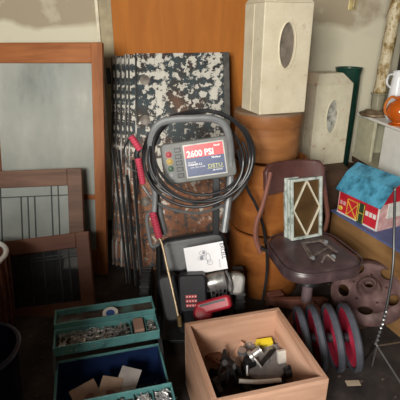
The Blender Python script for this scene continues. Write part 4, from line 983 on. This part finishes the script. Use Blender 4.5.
wbar([P(238, 150, 1.90), P(246, 185, 1.93), P(256, 205, 1.96), P(262, 222, 1.98), P(266, 245, 1.98), P(267, 270, 1.97), P(263, 300, 1.93)], .0075, 'tail', M['hose'], hs)

# spray gun
def ridged(a, b, r, par, name='grip', m=M['red_grip']):
    k = MB(); a, b = V(a), V(b); L = (b - a).length; pr = []
    nrg = max(3, int(L / .012))
    for i in range(nrg):
        z = L * i / nrg; pr += [(r * .88, z), (r * 1.08, z + L / nrg * .3), (r * 1.08, z + L / nrg * .7), (r * .88, z + L / nrg * .95)]
    k.lathe([(0, 0)] + pr + [(0, L)], 16, frame(a, V((1, 0, 0)), b - a), cap=False)
    return k.build(name, m, par, world=True, smooth=True)
gun = thing('spray_gun', 'spray gun with red grips hanging at the left of the hose coil', 'spray gun', P(140, 185, 1.83))
ridged(P(131, 136, 1.84), P(140, 150, 1.84), .0145, gun, 'red_handle')
ridged(P(138, 158, 1.84), P(143, 184, 1.83), .0145, gun, 'red_grip')
wbar([P(139, 148, 1.845), P(136.5, 154, 1.84), P(138, 160, 1.84)], .012, 'body', M['black_plastic'], gun)
wbar([P(131, 137, 1.84), P(124, 150, 1.86), P(130, 168, 1.85), P(139, 172, 1.84)], .004, 'trigger_guard', M['black_plastic'], gun)
lan = thing('spray_lance', 'spray lance with red ridged grip and thin brass tube, in front of the engine', 'spray lance', P(180, 326, 1.60))
ridged(P(152.5, 212, 1.80), P(159.5, 238, 1.77), .0165, lan, 'red_grip')
wbar([P(155, 190, 1.83), P(155, 200, 1.82), P(154, 212, 1.80)], .013, 'upper_tube', M['grey_tube'], lan)
wbar([P(152, 212, 1.81), P(147, 217, 1.82), P(148.5, 232, 1.81), P(152, 246, 1.79), P(159, 244, 1.78)], .0085, 'trigger_guard', M['grey_tube'], lan)
wbar([P(159, 238, 1.77), P(162, 244, 1.755), P(167, 266, 1.70), P(173, 292, 1.64), P(179.5, 322, 1.58)], .0058, 'brass_tube', M['brass'], lan)
MB().cyl(P(179, 316, 1.585), P(180, 326, 1.575), .011, .010, 14).build('nozzle', mat('dull_brass', (.35, .24, .11), .4, .7), lan, world=True, smooth=True)

# ================================================================ LEFT EDGE: basket and bin
rb = thing('ribbed_basket', 'reddish brown ribbed basket at the left edge', 'basket', (-1.075, 1.70, 0))
rbm = mat('basket_brown', (.13, .05, .032), .5, var=.4)
MB().lathe([(0, 0), (.12, 0), (.15, .22), (.165, .47), (.155, .47), (.14, .22), (.11, .02), (0, .02)], 40, cap=False).build('body', rbm, rb, smooth=True)
for i in range(22):
    a_ = 2 * math.pi * i / 22; c_, s_ = math.cos(a_), math.sin(a_)
    MB().tube([(.124 * c_, .124 * s_, 0), (.154 * c_, .154 * s_, .22), (.169 * c_, .169 * s_, .47)], .008, 6).build('rib', rbm, rb, smooth=True)
MB().tube([V((.165 * math.cos(a), .165 * math.sin(a), .475)) for a in [q * math.pi / 16 for q in range(32)]], .012, 8, closed=True, n=1).build('rim', M['white'], rb, smooth=True)
bn = thing('navy_bin', 'dark navy plastic bin in the dim left corner', 'bin', (-.87, 1.27, 0))
nb = mat('navy_plastic', (.008, .009, .028), .28, spec=.5)
MB().lathe([(0, 0), (.13, 0), (.135, .01), (.16, .29), (.168, .30), (.168, .32), (.158, .32), (.15, .29), (.125, .015), (0, .015)], 48, cap=False).build('body', nb, bn, smooth=True)
MB().tube([V((.169 * math.cos(a), .169 * math.sin(a), .31)) for a in [q * math.pi / 20 for q in range(40)]], .008, 8, closed=True, n=1).build('rim', nb, bn, smooth=True)
# unseen cupboard shape, added to block window light from the left corner
sc = thing('shade_blocker', 'unseen tall dark block shaped like a cupboard, added to shade the left corner', 'cupboard', (-.94, .22, 0))
MB().box((0, 0, .56), (1.0, .40, 1.12)).build('blocker_body', brownw, sc, bevel=.004)
for x in (-.25, .25): MB().box((x, .205, .56), (.48, .012, 1.06)).build('door', brownw, sc, bevel=.003)  # door panels of the added light blocker

# ================================================================ CORDS, CARD, SCRAPS
cd = thing('black_cable', 'thin black twisted cable hanging down the right edge and curling on the floor', 'cable', Z(378, 345, .0))
pp = [P(395, 190, 1.70), P(394, 230, 1.66), P(393, 265, 1.60), P(388, 300, 1.52), P(382, 325, 1.46), P(376, 342, 1.42)]
k = MB().tube(pp, .006, 8)
fl_pts = [P(376, 342, 1.42), Z(371, 352, .02), Z(362, 362, .006), Z(350, 368, .006), Z(340, 367, .006)]
k.tube(fl_pts, .0045, 8).build('cord', M['hose'], cd, world=True, smooth=True)
k = MB(); A, B = P(386, 312, 1.49), P(376, 344, 1.415)
for i in range(9):
    c_ = A.lerp(B, i / 8); k.lump(c_, (.007, .007, .006), 2, .3, 3, i)
k.build('twisted_wire', M['steel'], cd, world=True, smooth=True)
ws = thing('wire_stand', 'grey wire stand with two spread legs in the lower right corner', 'wire stand', Z(385, 360, 0))
top = P(377, 346, 1.40)
wbar([top, (Z(402, 342, .02))], .0035, 'leg', M['steel'], ws, n=1); wbar([top, Z(404, 388, .004)], .0035, 'leg', M['steel'], ws, n=1); wbar([top, Z(372, 366, .004)], .0035, 'leg', M['steel'], ws, n=1)
t = MB().box((0, 0, 0), (.062, .030, .002)).build('paper_tag', mat('tan_paper', (.42, .34, .25), .7)); t.location = Z(353, 383, .0025); t.rotation_euler = (0, 0, .05)
tag(t, 'small tan paper tag on the floor in front of the red wheels', 'paper tag')
gc = MB().tube([P(393, 190, 1.92), P(395, 187, 1.9), P(395, 190, 1.70)], .0045, 8)
gc.build('upper_loop', M['hose'], cd, world=True, smooth=True)
# bits of wood below the chair
for i, (u, v, s, rz, lab) in enumerate(((281, 290, (.09, .05, .09), .3, 'pinkish wooden block on the floor left of the chair pedestal'), (338, 222, (.07, .05, .13), .2, 'rough tan wooden block behind the chair seat'))):
    z = s[2] / 2
    if i == 0: p = V((.42, 1.98, z))
    else: continue
    t = MB().box((0, 0, 0), s).build('wooden_block', bentw, bevel=.006); t.location = p; t.rotation_euler = (0, 0, rz); tag(t, lab, 'block')
# grit on the floor
k = MB(); random.seed(9)
for i in range(260):
    p = V((random.uniform(-.9, 1.1), random.uniform(1.0, 2.2), .003)); s = random.uniform(.003, .010)
    k.box(p, (s * 1.6, s, .005), (0, 0, random.uniform(0, 3)))
tag(k.build('floor_litter', mat('litter', (.10, .075, .06), .8, var=.5), None, world=True), 'crumbs and chips of dirt scattered over the dark floor', 'litter', kind='stuff')

# ================================================================ LIGHT
def area(name, loc, target, sx, sy, power, col):
    l = bpy.data.lights.new(name, 'AREA'); l.shape = 'RECTANGLE'; l.size = sx; l.size_y = sy; l.energy = power; l.color = col
    o = bpy.data.objects.new(name, l); C.objects.link(o); o.location = loc
    o.rotation_euler = (V(target) - V(loc)).to_track_quat('-Z', 'Y').to_euler(); return o
area('window_daylight', ((ox0 + ox1) / 2, FY - .12, (oz0 + oz1) / 2), (.5, 2.4, .75), 1.15, 1.05, 235, (1.0, .96, .88))
wd = bpy.data.worlds.new('sky'); bpy.context.scene.world = wd; wd.use_nodes = True
bg = wd.node_tree.nodes['Background']; bg.inputs[0].default_value = (.80, .88, 1, 1); bg.inputs[1].default_value = .6
sc_ = bpy.context.scene
sc_.view_settings.view_transform = 'Standard'; sc_.view_settings.look = 'None'; sc_.view_settings.gamma = 1; sc_.view_settings.exposure = 0
sc_.view_settings.use_curve_mapping = False
